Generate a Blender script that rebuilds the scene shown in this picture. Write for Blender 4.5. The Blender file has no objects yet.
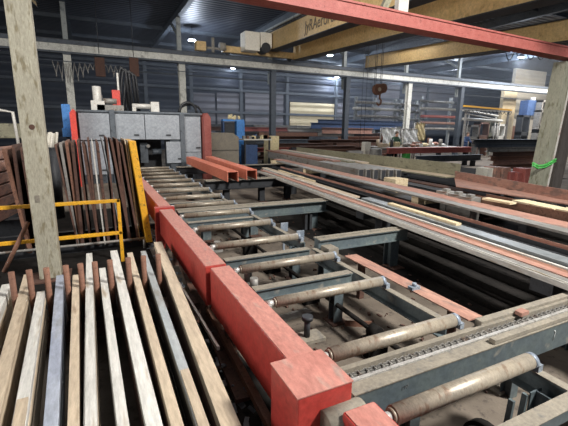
import bpy, bmesh, math, random
from mathutils import Vector, Matrix
random.seed(7)
S = bpy.context.scene
COL = S.collection
H = 1.86            # camera height above the floor
F = 385.0           # focal length in pixels (568 px wide frame)

# ------------------------------------------------------------------ camera frame
def camera_axes():
    a = Vector((91-284, -(126-213), -F))
    hs = 13/949
    ax, ay = a.x, a.y
    c = ax*(-284) - ay*(126-hs*91-213) + F*F
    bx = -c/(ax-ay*hs); by = 126+hs*(bx-91)
    b = Vector((bx-284, -(by-213), -F))
    Y = a.normalized(); X = b.normalized(); Z = X.cross(Y)
    return X, Y, Z
AX, AY, AZ = camera_axes()
def ray(px, py):
    d = Vector((px-284, -(py-213), -F))
    return Vector((AX.dot(d), AY.dot(d), AZ.dot(d)))
def onZ(px, py, z):      # point at height z seen at that place of the photograph
    d = ray(px, py); return d*((z-H)/d.z)+Vector((0, 0, H))
def onY(px, py, y):
    d = ray(px, py); return d*(y/d.y)+Vector((0, 0, H))
cam = bpy.data.cameras.new('camera'); camo = bpy.data.objects.new('camera', cam); COL.objects.link(camo)
R = Matrix((AX, AY, AZ)).to_4x4()
camo.matrix_world = Matrix.Translation((0, 0, H)) @ R
cam.sensor_width = 36; cam.lens = F*36/568; cam.clip_end = 200; cam.clip_start = .02
S.camera = camo
S.view_settings.view_transform = 'Standard'; S.view_settings.look = 'None'
S.view_settings.gamma = 1; S.view_settings.use_curve_mapping = False
S.view_settings.exposure = 0.45

# ------------------------------------------------------------------ materials
def srgb(h):
    h = h.lstrip('#'); v = [int(h[i:i+2], 16)/255 for i in (0, 2, 4)]
    return tuple(((c+.055)/1.055)**2.4 if c > .04045 else c/12.92 for c in v)+(1,)
MATS = {}
def mat(name, c1, c2=None, c3=None, rough=.6, metal=0, scale=6, stretch=(1, 1, 1), bump=.15, spot=.62, vary=.12, emit=None, es=0):
    """painted / rusted / dusty metal: base colour broken by two noises, grime spots and a fine bump"""
    m = bpy.data.materials.new(name); m.use_nodes = True; nt = m.node_tree; N = nt.nodes; L = nt.links
    b = N['Principled BSDF']; b.inputs['Roughness'].default_value = rough; b.inputs['Metallic'].default_value = metal
    tc = N.new('ShaderNodeTexCoord'); mp = N.new('ShaderNodeMapping'); mp.inputs['Scale'].default_value = stretch
    L.new(tc.outputs['Object'], mp.inputs['Vector'])
    n1 = N.new('ShaderNodeTexNoise'); n1.inputs['Scale'].default_value = scale; n1.inputs['Detail'].default_value = 8; n1.inputs['Roughness'].default_value = .65
    n2 = N.new('ShaderNodeTexNoise'); n2.inputs['Scale'].default_value = scale*3.1; n2.inputs['Detail'].default_value = 6
    L.new(mp.outputs['Vector'], n1.inputs['Vector']); L.new(mp.outputs['Vector'], n2.inputs['Vector'])
    c2 = c2 or c1; c3 = c3 or c2
    r1 = N.new('ShaderNodeValToRGB'); r1.color_ramp.elements[0].position = .36; r1.color_ramp.elements[1].position = .64
    r1.color_ramp.elements[0].color = srgb(c1); r1.color_ramp.elements[1].color = srgb(c2)
    L.new(n1.outputs['Fac'], r1.inputs['Fac'])
    r2 = N.new('ShaderNodeValToRGB'); r2.color_ramp.elements[0].position = spot-.05; r2.color_ramp.elements[1].position = spot+.06
    L.new(n2.outputs['Fac'], r2.inputs['Fac'])
    mx = N.new('ShaderNodeMix'); mx.data_type = 'RGBA'
    L.new(r2.outputs['Color'], mx.inputs[0]); L.new(r1.outputs['Color'], mx.inputs[6]); mx.inputs[7].default_value = srgb(c3)
    oi = N.new('ShaderNodeObjectInfo'); mr = N.new('ShaderNodeMapRange')
    mr.inputs['To Min'].default_value = 1-vary; mr.inputs['To Max'].default_value = 1+vary
    L.new(oi.outputs['Random'], mr.inputs['Value'])
    n3 = N.new('ShaderNodeTexNoise'); n3.inputs['Scale'].default_value = scale*9; n3.inputs['Detail'].default_value = 9; n3.inputs['Roughness'].default_value = .75
    L.new(mp.outputs['Vector'], n3.inputs['Vector'])
    m3 = N.new('ShaderNodeMapRange'); m3.inputs['From Min'].default_value = .3; m3.inputs['From Max'].default_value = .7; m3.inputs['To Min'].default_value = .62; m3.inputs['To Max'].default_value = 1.2
    L.new(n3.outputs['Fac'], m3.inputs['Value'])
    mu = N.new('ShaderNodeMath'); mu.operation = 'MULTIPLY'; L.new(mr.outputs['Result'], mu.inputs[0]); L.new(m3.outputs['Result'], mu.inputs[1])
    hs = N.new('ShaderNodeHueSaturation'); L.new(mu.outputs[0], hs.inputs['Value']); L.new(mx.outputs[2], hs.inputs['Color'])
    L.new(hs.outputs['Color'], b.inputs['Base Color'])
    bp = N.new('ShaderNodeBump'); bp.inputs['Strength'].default_value = bump; bp.inputs['Distance'].default_value = .01
    L.new(n2.outputs['Fac'], bp.inputs['Height']); L.new(bp.outputs['Normal'], b.inputs['Normal'])
    if emit: b.inputs['Emission Color'].default_value = srgb(emit); b.inputs['Emission Strength'].default_value = es
    MATS[name] = m; return m
mat('grey_paint', '#4f595e', '#5c6665', '#7d7b73', rough=.5, scale=3, spot=.66)
mat('grey_dusty', '#7b7468', '#898172', '#6c6962', rough=.7, scale=5, spot=.64, vary=.06)
mat('roller_steel', '#8f8678', '#a19684', '#84715f', rough=.42, metal=.25, scale=5, stretch=(2, 1, 1), spot=.6, bump=.08)
mat('bearing', '#7d8794', '#98a0a8', '#59616a', rough=.45, metal=.2, scale=14)
mat('bright_steel', '#c5c2bc', '#dcdad4', '#948f88', rough=.35, metal=.5, scale=8)
mat('red_paint', '#a5342d', '#ab3f37', '#8c2d27', rough=.45, scale=3, spot=.68, vary=.04)
mat('red_worn', '#ad7064', '#b47d70', '#a08378', rough=.65, scale=4, stretch=(1, .4, 1), spot=.64, vary=.03)
mat('red_channel', '#c26850', '#cb7a60', '#ae5a45', rough=.55, scale=4, spot=.65)
mat('girder_red', '#9a5048', '#a86158', '#84443e', rough=.65, scale=7, spot=.64)
mat('yellow_paint', '#e0a828', '#d99c22', '#8c6a2a', rough=.5, scale=9, spot=.63)
mat('crane_yellow', '#cfae76', '#d9ba84', '#b5945e', rough=.55, scale=1.2, spot=.66)
mat('rust', '#72503f', '#825b48', '#5a3d30', rough=.8, scale=9, bump=.3)
mat('rust_dark', '#4d352c', '#5d4033', '#33241f', rough=.85, scale=8, bump=.3)
mat('salmon', '#9a6f60', '#aa8270', '#846a5f', rough=.75, scale=3, stretch=(1, .35, 1), spot=.57)
mat('mill_grey', '#7d7b76', '#95918a', '#6a5a4e', rough=.55, metal=.3, scale=3, stretch=(1, .35, 1))
mat('mill_blue', '#868c8e', '#989b9b', '#75726c', rough=.45, metal=.35, scale=3, stretch=(1, .3, 1))
mat('olive_steel', '#77735f', '#8a866f', '#5d5a4c', rough=.6, metal=.1, scale=3, stretch=(1, .4, 1))
mat('tan_steel', '#ab9a84', '#bcab93', '#93806a', rough=.6, scale=5, stretch=(1, .15, 1), spot=.66, vary=.08)
mat('pale_steel', '#bfbcb4', '#d0cdc5', '#a99a85', rough=.45, metal=.1, scale=5, stretch=(1, .12, 1), spot=.66, vary=.06)
mat('blue_steel', '#a3aabd', '#b9bfca', '#9c9c9c', rough=.35, metal=.35, scale=3, stretch=(1, .3, 1), spot=.66)
mat('wood', '#cdb995', '#dccba9', '#a58a63', rough=.85, scale=5, stretch=(4, .5, 4), spot=.6)
mat('post_paint', '#9b9583', '#aaa592', '#80775f', rough=.75, scale=4, stretch=(2, 2, .5), spot=.61, vary=.02, bump=.3)
mat('post_pale', '#b9b4ab', '#cbc7bf', '#ad8a80', rough=.7, scale=3, spot=.6, vary=.02)
mat('post_olive', '#7f7e6d', '#8f8d7c', '#66644f', rough=.75, scale=3, stretch=(2, 2, .5), spot=.62, vary=.02)
mat('dark_timber', '#3f3935', '#4b4541', '#302b28', rough=.85, scale=4, stretch=(3, 3, .4), vary=.02)
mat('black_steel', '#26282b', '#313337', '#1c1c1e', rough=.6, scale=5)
mat('machine_grey', '#8f959b', '#9a9fa4', '#868b90', rough=.5, scale=1.5, spot=.7, vary=.05)
mat('machine_dark', '#4c535a', '#5b6268', '#3b4147', rough=.5, scale=3)
mat('machine_red', '#d8483a', '#c63e33', '#e05c4c', rough=.5, scale=3)
mat('blue_paint', '#3f7fc4', '#4f8dd0', '#2c5f99', rough=.5, scale=5)
mat('navy_paint', '#2f476e', '#3b557f', '#22365a', rough=.5, scale=5)
mat('col_paint', '#8e9493', '#a2a6a2', '#6d7374', rough=.6, scale=2, vary=.1)
mat('col_dark', '#444b54', '#50575f', '#373d44', rough=.6, scale=2)
mat('rail_white', '#bdbcb2', '#cccbc2', '#9b9a92', rough=.5, scale=1.5)
mat('cream', '#cdbd92', '#d8c99f', '#b5a57c', rough=.6, scale=2)
mat('tarp', '#dcdcd8', '#ecece8', '#b3b0ac', rough=.8, scale=5)
mat('green_paint', '#52b455', '#46a34a', '#7ec080', rough=.5, scale=5)
mat('green_cloth', '#27402f', '#2f4c38', '#1d3024', rough=.9, scale=12)
mat('skin', '#c99a80', '#c99a80', '#bd8c72', rough=.6, scale=9)
mat('hair', '#5a4a3e', '#6a594b', '#4b3d33', rough=.9, scale=20)
mat('rubber', '#1d1e20', '#26272a', '#141415', rough=.5, scale=8)
mat('concrete_block', '#9b958a', '#aaa498', '#837c70', rough=.85, scale=2)
mat('paper', '#ece6d6', '#f3eee0', '#d8cfb9', rough=.8, scale=6)
mat('lettering', '#5d554a', '#6b6255', '#4d463c', rough=.8)
mat('chalk', '#cfd2cf', '#dcdedb', '#b8bab8', rough=.9)
mat('oil_shade_black', '#1b1a18', '#282523', '#121110', rough=.95, scale=4).node_tree.nodes['Principled BSDF'].inputs['Specular IOR Level'].default_value = .1  # greasy black, deepened so it also stands for shade under the pile
lamp_m = mat('lamp_glow', '#ffffff', emit='#dfeaff', es=25, vary=0)

def wave_mat(name, c1, c2, per, axis, rough=.6, bump=.8, metal=0, emit=None, es=0):
    """profiled sheet: ribs across one axis, blotchy colour"""
    m = bpy.data.materials.new(name); m.use_nodes = True; nt = m.node_tree; N = nt.nodes; L = nt.links
    b = N['Principled BSDF']; b.inputs['Roughness'].default_value = rough; b.inputs['Metallic'].default_value = metal
    g = N.new('ShaderNodeNewGeometry')
    w = N.new('ShaderNodeTexWave'); w.wave_type = 'BANDS'; w.bands_direction = axis; w.wave_profile = 'SIN'
    w.inputs['Scale'].default_value = 2*math.pi/20/per; w.inputs['Distortion'].default_value = 0
    L.new(g.outputs['Position'], w.inputs['Vector'])
    n = N.new('ShaderNodeTexNoise'); n.inputs['Scale'].default_value = .6; n.inputs['Detail'].default_value = 6
    L.new(g.outputs['Position'], n.inputs['Vector'])
    r = N.new('ShaderNodeValToRGB'); r.color_ramp.elements[0].color = srgb(c1); r.color_ramp.elements[1].color = srgb(c2)
    r.color_ramp.elements[0].position = .35; r.color_ramp.elements[1].position = .65
    L.new(n.outputs['Fac'], r.inputs['Fac']); L.new(r.outputs['Color'], b.inputs['Base Color'])
    bp = N.new('ShaderNodeBump'); bp.inputs['Strength'].default_value = bump; bp.inputs['Distance'].default_value = per*.25
    L.new(w.outputs['Fac'], bp.inputs['Height']); L.new(bp.outputs['Normal'], b.inputs['Normal'])
    if emit: b.inputs['Emission Color'].default_value = srgb(emit); b.inputs['Emission Strength'].default_value = es
    MATS[name] = m
wave_mat('roof_sheet', '#3a3e47', '#484c55', .33, 'Y', rough=.5)
wave_mat('wall_sheet', '#2b303c', '#363c48', 1.0, 'Z', rough=.6)
wave_mat('panel_sheet', '#66666e', '#75747a', .55, 'Z', rough=.55)
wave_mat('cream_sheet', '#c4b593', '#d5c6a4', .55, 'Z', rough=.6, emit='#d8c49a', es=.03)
wave_mat('block_sheet', '#b5aea0', '#c4bdae', .6, 'Z', rough=.7)

def floor_mat():
    m = bpy.data.materials.new('dusty_concrete'); m.use_nodes = True; nt = m.node_tree; N = nt.nodes; L = nt.links
    b = N['Principled BSDF']; b.inputs['Roughness'].default_value = .85
    tc = N.new('ShaderNodeTexCoord')
    def noise(s, d=8):
        n = N.new('ShaderNodeTexNoise'); n.inputs['Scale'].default_value = s; n.inputs['Detail'].default_value = d; n.inputs['Roughness'].default_value = .65
        L.new(tc.outputs['Object'], n.inputs['Vector']); return n
    a = noise(.9); r = N.new('ShaderNodeValToRGB'); e = r.color_ramp.elements
    e[0].position = .3; e[0].color = srgb('#40382f'); e[1].position = .7; e[1].color = srgb('#786d60')
    L.new(a.outputs['Fac'], r.inputs['Fac'])
    c = noise(9); r2 = N.new('ShaderNodeValToRGB'); r2.color_ramp.elements[0].position = .56; r2.color_ramp.elements[1].position = .68
    L.new(c.outputs['Fac'], r2.inputs['Fac'])
    mx = N.new('ShaderNodeMix'); mx.data_type = 'RGBA'; L.new(r2.outputs['Color'], mx.inputs[0]); L.new(r.outputs['Color'], mx.inputs[6]); mx.inputs[7].default_value = srgb('#332c27')
    L.new(mx.outputs[2], b.inputs['Base Color'])
    bp = N.new('ShaderNodeBump'); bp.inputs['Strength'].default_value = .5; bp.inputs['Distance'].default_value = .02
    L.new(c.outputs['Fac'], bp.inputs['Height']); L.new(bp.outputs['Normal'], b.inputs['Normal'])
    MATS['floor'] = m
floor_mat()

# ------------------------------------------------------------------ mesh helpers
def box(bm, x0, x1, y0, y1, z0, z1):
    v = [bm.verts.new((x, y, z)) for z in (z0, z1) for y in (y0, y1) for x in (x0, x1)]
    for f in ((0, 2, 3, 1), (4, 5, 7, 6), (0, 1, 5, 4), (2, 6, 7, 3), (0, 4, 6, 2), (1, 3, 7, 5)): bm.faces.new([v[i] for i in f])
def prism(bm, p0, p1, prof, up=(0, 0, 1)):
    """sweep a (sideways, up) outline from p0 to p1"""
    p0, p1 = Vector(p0), Vector(p1); d = (p1-p0).normalized(); s = d.cross(Vector(up)).normalized(); u = s.cross(d)
    A = [bm.verts.new(p0+s*a+u*b) for a, b in prof]; B = [bm.verts.new(p1+s*a+u*b) for a, b in prof]
    n = len(prof)
    for i in range(n): bm.faces.new((A[i], A[(i+1) % n], B[(i+1) % n], B[i]))
    bm.faces.new(A[::-1]); bm.faces.new(B)
def cyl(bm, p0, p1, r, seg=16, r2=None):
    p0, p1 = Vector(p0), Vector(p1); d = (p1-p0).normalized()
    s = d.orthogonal().normalized(); u = d.cross(s); r2 = r if r2 is None else r2
    A = [bm.verts.new(p0+(s*math.cos(t)+u*math.sin(t))*r) for t in [2*math.pi*i/seg for i in range(seg)]]
    B = [bm.verts.new(p1+(s*math.cos(t)+u*math.sin(t))*r2) for t in [2*math.pi*i/seg for i in range(seg)]]
    for i in range(seg):
        f = bm.faces.new((A[i], A[(i+1) % seg], B[(i+1) % seg], B[i])); f.smooth = True
    bm.faces.new(A[::-1]); bm.faces.new(B)
def tube(bm, pts, r, seg=8):
    pts = [Vector(p) for p in pts]; rings = []; s = None
    for i, p in enumerate(pts):
        d = (pts[min(i+1, len(pts)-1)]-pts[max(i-1, 0)]).normalized()
        if s is None: s = d.orthogonal().normalized()
        s = (s-d*s.dot(d)).normalized(); u = d.cross(s)
        rings.append([bm.verts.new(p+(s*math.cos(t)+u*math.sin(t))*r) for t in [2*math.pi*k/seg for k in range(seg)]])
    for a, b in zip(rings, rings[1:]):
        for k in range(seg):
            f = bm.faces.new((a[k], a[(k+1) % seg], b[(k+1) % seg], b[k])); f.smooth = True
    bm.faces.new(rings[0][::-1]); bm.faces.new(rings[-1])
def rect(w, h): return [(0, 0), (w, 0), (w, h), (0, h)]
def ibeam(w, h, tf, tw):
    a, b = w/2, tw/2
    return [(-a, 0), (a, 0), (a, tf), (b, tf), (b, h-tf), (a, h-tf), (a, h), (-a, h), (-a, h-tf), (-b, h-tf), (-b, tf), (-a, tf)]
def chan(w, h, t):   # open to the side -u
    return [(0, 0), (w, 0), (w, h), (0, h), (0, h-t), (w-t, h-t), (w-t, t), (0, t)]
def chan_up(w, h, t): # U open to the top
    return [(0, 0), (w, 0), (w, h), (w-t, h), (w-t, t), (t, t), (t, h), (0, h)]
def chan_dn(w, h, t):
    return [(0, 0), (t, 0), (t, h-t), (w-t, h-t), (w-t, 0), (w, 0), (w, h), (0, h)]
def angle(w, h, t):  # flange on the floor, web at the far side
    return [(0, 0), (w, 0), (w, h), (w-t, h), (w-t, t), (0, t)]
def B(): return bmesh.new()
def obj(name, bm, m, parent=None, bevel=0):
    bmesh.ops.recalc_face_normals(bm, faces=bm.faces[:])
    if bevel: bmesh.ops.bevel(bm, geom=[e for e in bm.edges if e.calc_face_angle(0) > .6], offset=bevel, segments=2, affect='EDGES', profile=.6)
    xs = [v.co for v in bm.verts]
    c = Vector(((min(v.x for v in xs)+max(v.x for v in xs))/2, (min(v.y for v in xs)+max(v.y for v in xs))/2, min(v.z for v in xs)))
    bmesh.ops.translate(bm, verts=bm.verts[:], vec=-c)
    me = bpy.data.meshes.new(name); bm.to_mesh(me); bm.free()
    me.materials.append(MATS[m])
    o = bpy.data.objects.new(name, me); COL.objects.link(o)
    w = Vector((0, 0, 0)); q = parent
    while q: w += q.location; q = q.parent
    o.parent = parent; o.location = c-w
    return o
def tag(o, label, cat, group=None, kind=None):
    if label: o['label'] = label
    if cat: o['category'] = cat
    if group: o['group'] = group
    if kind: o['kind'] = kind
    return o
def thing(name, label, cat, loc, group=None):
    o = bpy.data.objects.new(name, None); COL.objects.link(o); o.location = loc; o.empty_display_size = .1
    return tag(o, label, cat, group)
def struct(name, bm, m):
    o = obj(name, bm, m); o['kind'] = 'structure'; return o
def one(fn, *a, **k):
    bm = B(); fn(bm, *a, **k); return bm

# ------------------------------------------------------------------ the hall
struct('floor', one(box, -14, 60, -4, 34.3, -.3, 0), 'floor')
struct('ceiling', one(box, -14, 60, -1, 34.3, 7.6, 7.8), 'roof_sheet')
struct('wall_back', one(box, -14, 60, 34, 34.3, 0, 7.6), 'wall_sheet')
struct('wall_left', one(box, -14.3, -14, -1, 34.3, 0, 7.6), 'wall_sheet')
struct('wall_right', one(box, 60, 60.3, -1, 34.3, 0, 7.6), 'wall_sheet')
# lighter profiled cladding panels of the back wall, between dark wall posts
def wp(px0, px1, pyt, z0, m, n):
    a, b = onY(px0, 110, 33.9), onY(px1, 110, 33.9); t = onY((px0+px1)/2, pyt, 33.9)
    struct('window_%d' % n, one(box, a.x, b.x, 33.86, 33.98, z0, t.z), m)
wp(193, 215, 93, 1.2, 'panel_sheet', 1); wp(217, 239, 93, 1.2, 'panel_sheet', 2); wp(245, 283, 93, 1.2, 'panel_sheet', 3)
wp(290, 334, 103, 1.2, 'cream_sheet', 4); wp(337, 343, 103, 1.2, 'panel_sheet', 5)
wp(376, 398, 78, 1.2, 'panel_sheet', 6); wp(411, 425, 84, 2.2, 'panel_sheet', 7); wp(427, 458, 86, 2.2, 'panel_sheet', 8)
n = 0
for px in (147, 192, 241, 287, 335.5, 372, 426):
    p = onY(px, 110, 33.8); n += 1
    struct('trim_%d' % n, one(prism, (p.x, 33.7, 0), (p.x, 33.7, 7.6), ibeam(.28, .3, .03, .03), up=(0, 1, 0)), 'col_dark')
for z in (5.0, 6.6, 3.1):
    n += 1; struct('trim_%d' % n, one(box, -14, 60, 33.62, 33.84, z, z+.2), 'col_dark')
# rafters and purlins under the roof
for k in range(-1, 7):
    n += 1; x = -.7+5*k
    struct('trim_%d' % n, one(prism, (x, 34, 7.15), (x, 0, 7.15), ibeam(.22, .42, .03, .02)), 'col_dark')
for y in (3.5, 8, 12.5, 17, 25, 29.5):
    n += 1; struct('trim_%d' % n, one(prism, (-14, y, 7.4), (60, y, 7.4), ibeam(.1, .2, .015, .015)), 'col_dark')

# ------------------------------------------------------------------ crane row: columns, runway, knee braces
YR = 20.5
ords = ['first', 'second', 'third', 'fourth', 'fifth', 'sixth']
near = ['behind the sawing machine with a blue box on it', 'behind the right half of the sawing machine', 'below the white crane box',
        'standing behind the rust brown steel piles', 'behind the white tarpaulins', 'beside the yellow topped arm']
for k in range(6):
    x = -.7+5*k
    t = thing('steel_column', '%s grey steel hall column from the left, %s' % (ords[k], near[k]), 'column', (x, YR, 0), 'columns carrying the crane runway')
    obj('shaft', one(prism, (x, YR-.12, 0), (x, YR-.12, 4.96), ibeam(.3, .3, .03, .03), up=(0, 1, 0)), 'rail_white' if k in (0, 1, 4) else 'col_dark', t)
    obj('head_post', one(prism, (x, YR+.32, 4.3), (x, YR+.32, 7.15), ibeam(.2, .2, .02, .02), up=(0, 1, 0)), 'col_paint', t)
    obj('bracket', one(box, x-.14, x+.14, YR-.15, YR+.5, 4.9, 4.96), 'col_dark', t)
    bm = B(); prism(bm, (x, YR+.4, 6.2), (x, YR+2.2, 7.2), [(-.05, 0), (.05, 0), (.05, .12), (-.05, .12)])
    obj('knee_brace', bm, 'col_paint', t)
t = thing('crane_runway_beam', 'long pale crane runway beam running across the hall on the columns', 'crane runway', (14, YR, 4.96))
obj('girder', one(prism, (-13, YR, 5.04), (45, YR, 5.04), ibeam(.25, .3, .04, .24)), 'rail_white', t)
obj('bottom_flange', one(box, -13, 45, YR-.16, YR+.16, 4.96, 5.04), 'col_dark', t)
obj('top_plate', one(box, -13, 45, YR-.2, YR+.2, 5.34, 5.5), 'col_dark', t)
obj('crane_rail', one(box, -13, 45, YR-.03, YR+.03, 5.5, 5.56), 'black_steel', t)
# service pipe below the runway
tag(obj('service_pipe', one(cyl, (-13, YR+.6, 4.5), (45, YR+.6, 4.5), .035), 'col_dark'), 'thin dark pipe running below the pale crane runway', 'pipe')
# looped festoon cable
bm = B(); pts = []
cx0, cx1 = onY(52, 60, 19.9).x, onY(120, 60, 19.9).x
loops = 13
for i in range(loops*12+1):
    f = i/(loops*12); ph = f*loops % 1
    depth = .55+.35*math.sin(f*7)
    x = cx0+(cx1-cx0)*(f+.016*math.sin(2*math.pi*ph)); pts.append((x, 19.9, 4.55-depth*4*ph*(1-ph)))
tube(bm, pts, .02, 6)
t = tag(obj('festoon_cable', bm, 'mill_grey'), 'grey looped cable hanging below the runway above the sawing machine', 'cable')
tag(obj('festoon_wire', one(cyl, (cx0-1.5, 19.9, 4.58), (cx1+3.5, 19.9, 4.5), .018), 'col_dark'), 'thin taut wire carrying the looped black cable', 'wire')
for px in (100, 134):
    p = onY(px, 66, 19.7)
    bm = B(); box(bm, p.x-.2, p.x+.2, 19.6, 19.75, p.z-.45, p.z+.35)
    tag(obj('hanging_plate', bm, 'rust_dark', bevel=.02), 'brown hanging plate %s' % ('in front of the looped cable' if px == 100 else 'above the black hose arch of the machine'), 'plate', 'brown plates hanging above the machine')
for sx, x in enumerate((onY(100, 66, 19.7).x, onY(134, 66, 19.7).x)):
    tag(obj('hanging_rod', one(cyl, (x, 19.67, onY(134, 66, 19.7).z+.4), (x, 19.67, 7.3), .015), 'black_steel'), 'thin rod holding the %s brown hanging plate' % ('left' if sx == 0 else 'right'), 'rod')

# yellow overhead crane bridges
DV = ray(130, 100).normalized(); DV = DV/DV.y
def bridge(px, pyt, pyb, w, L_, label):
    f = onY(px, pyb, YR); top = onY(px, pyt, YR); h = top.z-f.z; n_ = f-DV*L_
    t = thing('crane_bridge_girder', label, 'crane girder', (n_.x, n_.y, n_.z), 'yellow bridge girders of the overhead cranes')
    obj('box_girder', one(prism, n_, f, [(0, 0), (w, 0), (w, h), (0, h)]), 'crane_yellow', t)
    obj('top_flange', one(prism, n_, f, [(-.07, h), (w+.05, h), (w+.05, h+.035), (-.07, h+.035)]), 'black_steel', t)
    obj('bottom_flange', one(prism, n_, f, [(-.05, -.03), (w+.05, -.03), (w+.05, 0), (-.05, 0)]), 'black_steel', t)  # flange coloured black to carry the shade under the girder
    return t, f, h, n_
g1, f1, h1, n1 = bridge(268, 34, 51, .45, 18, 'left yellow box girder with dark painted lettering below the roof')
g2, f2, h2, n2 = bridge(293, 46, 60, .5, 18, 'wide yellow box girder right behind the lettered one')
g3, f3, h3, n3 = bridge(365, 56.5, 68, .6, 17, 'yellow box girder of the farther crane, ending at the hook ropes')
# end carriage with its drive on the runway
t = thing('crane_end_carriage', 'yellow end carriage with white box riding on the runway', 'crane carriage', (8.2, YR, 5.56))
bm = B(); box(bm, 6.4, 11.2, YR-.14, YR+.14, 5.68, 6.0); obj('carriage_beam', bm, 'crane_yellow', t, bevel=.02)
for xx in (6.7, 10.3):
    obj('wheel', one(cyl, (xx, YR-.06, 5.7), (xx, YR+.06, 5.7), .138), 'black_steel', t)
bm = B(); box(bm, 7.35, 8.15, YR-.9, YR-.15, 5.75, 6.65); b_ = obj('hoist_cover', bm, 'paper', t, bevel=.03)
bm = B(); box(bm, 8.2, 8.85, YR-.85, YR-.15, 5.95, 6.7); obj('hoist_cover', bm, 'paper', t, bevel=.03)
bm = B(); cyl(bm, (8.5, YR-.9, 5.95), (8.5, YR-.2, 5.95), .25); obj('drum', bm, 'black_steel', t)
bm = B(); box(bm, 5.0, 5.5, YR-.3, YR+.1, 5.62, 6.05); obj('motor', bm, 'crane_yellow', t, bevel=.03)
bm = B(); cyl(bm, (5.9, YR-.1, 5.6), (5.9, YR-.1, 6.3), .08); cyl(bm, (6.2, YR-.2, 5.9), (6.5, YR-.2, 5.9), .2); cyl(bm, (5.4, YR-.1, 5.8), (6.6, YR-.1, 5.8), .06); obj('gearbox', bm, 'concrete_block', t)
g2 = bridge(10.75, .5, 5.62, .62, 2.0, 'wide yellow box girder right behind the lettered one')
g3 = bridge(16.2, .4, 5.62, .75, 2.0, 'yellow box girder of the farther crane, ending at the hook cables')
g4 = bridge(18.6, .4, 5.62, .6, 2.0, 'rightmost yellow box girder with the looped cable beneath')
t = thing('crane_walkway_rail', 'pale thin rail running along above the lettered yellow girder', 'rail', tuple(n1))
obj('rail_bar', one(prism, n1+Vector((-.25, 0, h1+.05)), f1+Vector((-.25, 0, h1+.05)), rect(.08, .08)), 'col_paint', t)
# lettering painted on the first girder (illegible in the photograph apart from its brush-like strokes)
def text_obj(s, loc, rot, size, m, parent=None, name='lettering', ext=.003, align='LEFT'):
    cu = bpy.data.curves.new(name, 'FONT'); cu.body = s; cu.size = size; cu.extrude = ext; cu.align_x = align
    o = bpy.data.objects.new(name+'_tmp', cu); COL.objects.link(o)
    bpy.context.view_layer.update(); dg = bpy.context.evaluated_depsgraph_get()
    me = bpy.data.meshes.new_from_object(o.evaluated_get(dg)); bpy.data.objects.remove(o)
    me.materials.clear(); me.materials.append(MATS[m])
    q = bpy.data.objects.new(name, me); COL.objects.link(q); w = Vector((0, 0, 0)); p = parent
    while p: w += p.location; p = p.parent
    q.parent = parent; q.location = Vector(loc)-w; q.rotation_euler = rot
    return q
q_ = f1-DV*4.9+Vector((-.012, 0, .22))
ang = math.atan2(-1, -DV.x)
tx = text_obj('JyRAerorer', tuple(q_), (math.pi/2-math.atan2(0, 1), 0, 0), .62, 'lettering', g1, 'painted_lettering', .004)
dirx = (-DV).normalized(); upv = Vector((0, 0, 1)); nrm = dirx.cross(upv).normalized(); upv = nrm.cross(dirx)
tx.rotation_euler = Matrix((dirx, upv, nrm)).transposed().to_euler()
# looped cable below the far girder
a_, b_ = onY(505, 47, 13), onY(556, 53, 13)
bm = B(); pts = []
for i in range(5*14+1):
    f = i/70; ph = f*5 % 1; pts.append((a_.x+(b_.x-a_.x)*f, 13, a_.z+.1-1.1*(1.25-f*.7)*2.0*ph*(1-ph)))
t = thing('looped_cable', 'black cable hanging in loops from a wire below the big lamp', 'cable', (a_.x, 13, a_.z))
tube(bm, pts, .022, 6); obj('cable_loops', bm, 'rubber', t)
obj('carrier_wire', one(cyl, (a_.x-4, 13, a_.z+.1), (b_.x+8, 13, a_.z+.1), .015, 6), 'black_steel', t)
for x in (a_.x-4, b_.x+8): obj('hanger', one(cyl, (x, 13, a_.z+.1), (x, 13, 7.6), .015, 6), 'black_steel', t)
# hook block and its ropes
p = onY(380, 87, 15.0)
t = thing('crane_hook', 'red crane hook block hanging on steel ropes in the middle distance', 'crane hook', (p.x, p.y, p.z-.7))
for dx in (-.34, -.26, .0, .08):
    obj('rope', one(cyl, (p.x+dx, p.y, p.z), (p.x+dx, p.y, 6.9), .013, 6), 'black_steel', t)
bm = B(); cyl(bm, (p.x-.13, p.y-.1, p.z-.12), (p.x-.13, p.y+.1, p.z-.12), .25, 20); cyl(bm, (p.x+.16, p.y-.08, p.z-.05), (p.x+.16, p.y+.08, p.z-.05), .22, 20); obj('sheave_block', bm, 'rust', t)
bm = B(); cyl(bm, (p.x-.1, p.y-.12, p.z-.12), (p.x-.1, p.y-.1, p.z-.12), .09, 12); obj('sheave_cap', bm, 'tan_steel', t)
bm = B(); tube(bm, [(p.x+.02, p.y, p.z-.3), (p.x+.02, p.y, p.z-.5), (p.x+.12, p.y, p.z-.6), (p.x+.1, p.y, p.z-.75), (p.x-.02, p.y, p.z-.82), (p.x-.13, p.y, p.z-.74)], .045); obj('hook', bm, 'rust', t)
for i, px in enumerate((362, 366)):
    q = onY(px, 100, 16.5)
    tag(obj('control_cable', one(cyl, (q.x, q.y, onY(px, 148, 16.5).z), (q.x, q.y, 6.5), .012, 6), 'black_steel'), ['left', 'right'][i]+' of two thin black cables hanging left of the red hook', 'cable', 'thin cables beside the hook')

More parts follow.
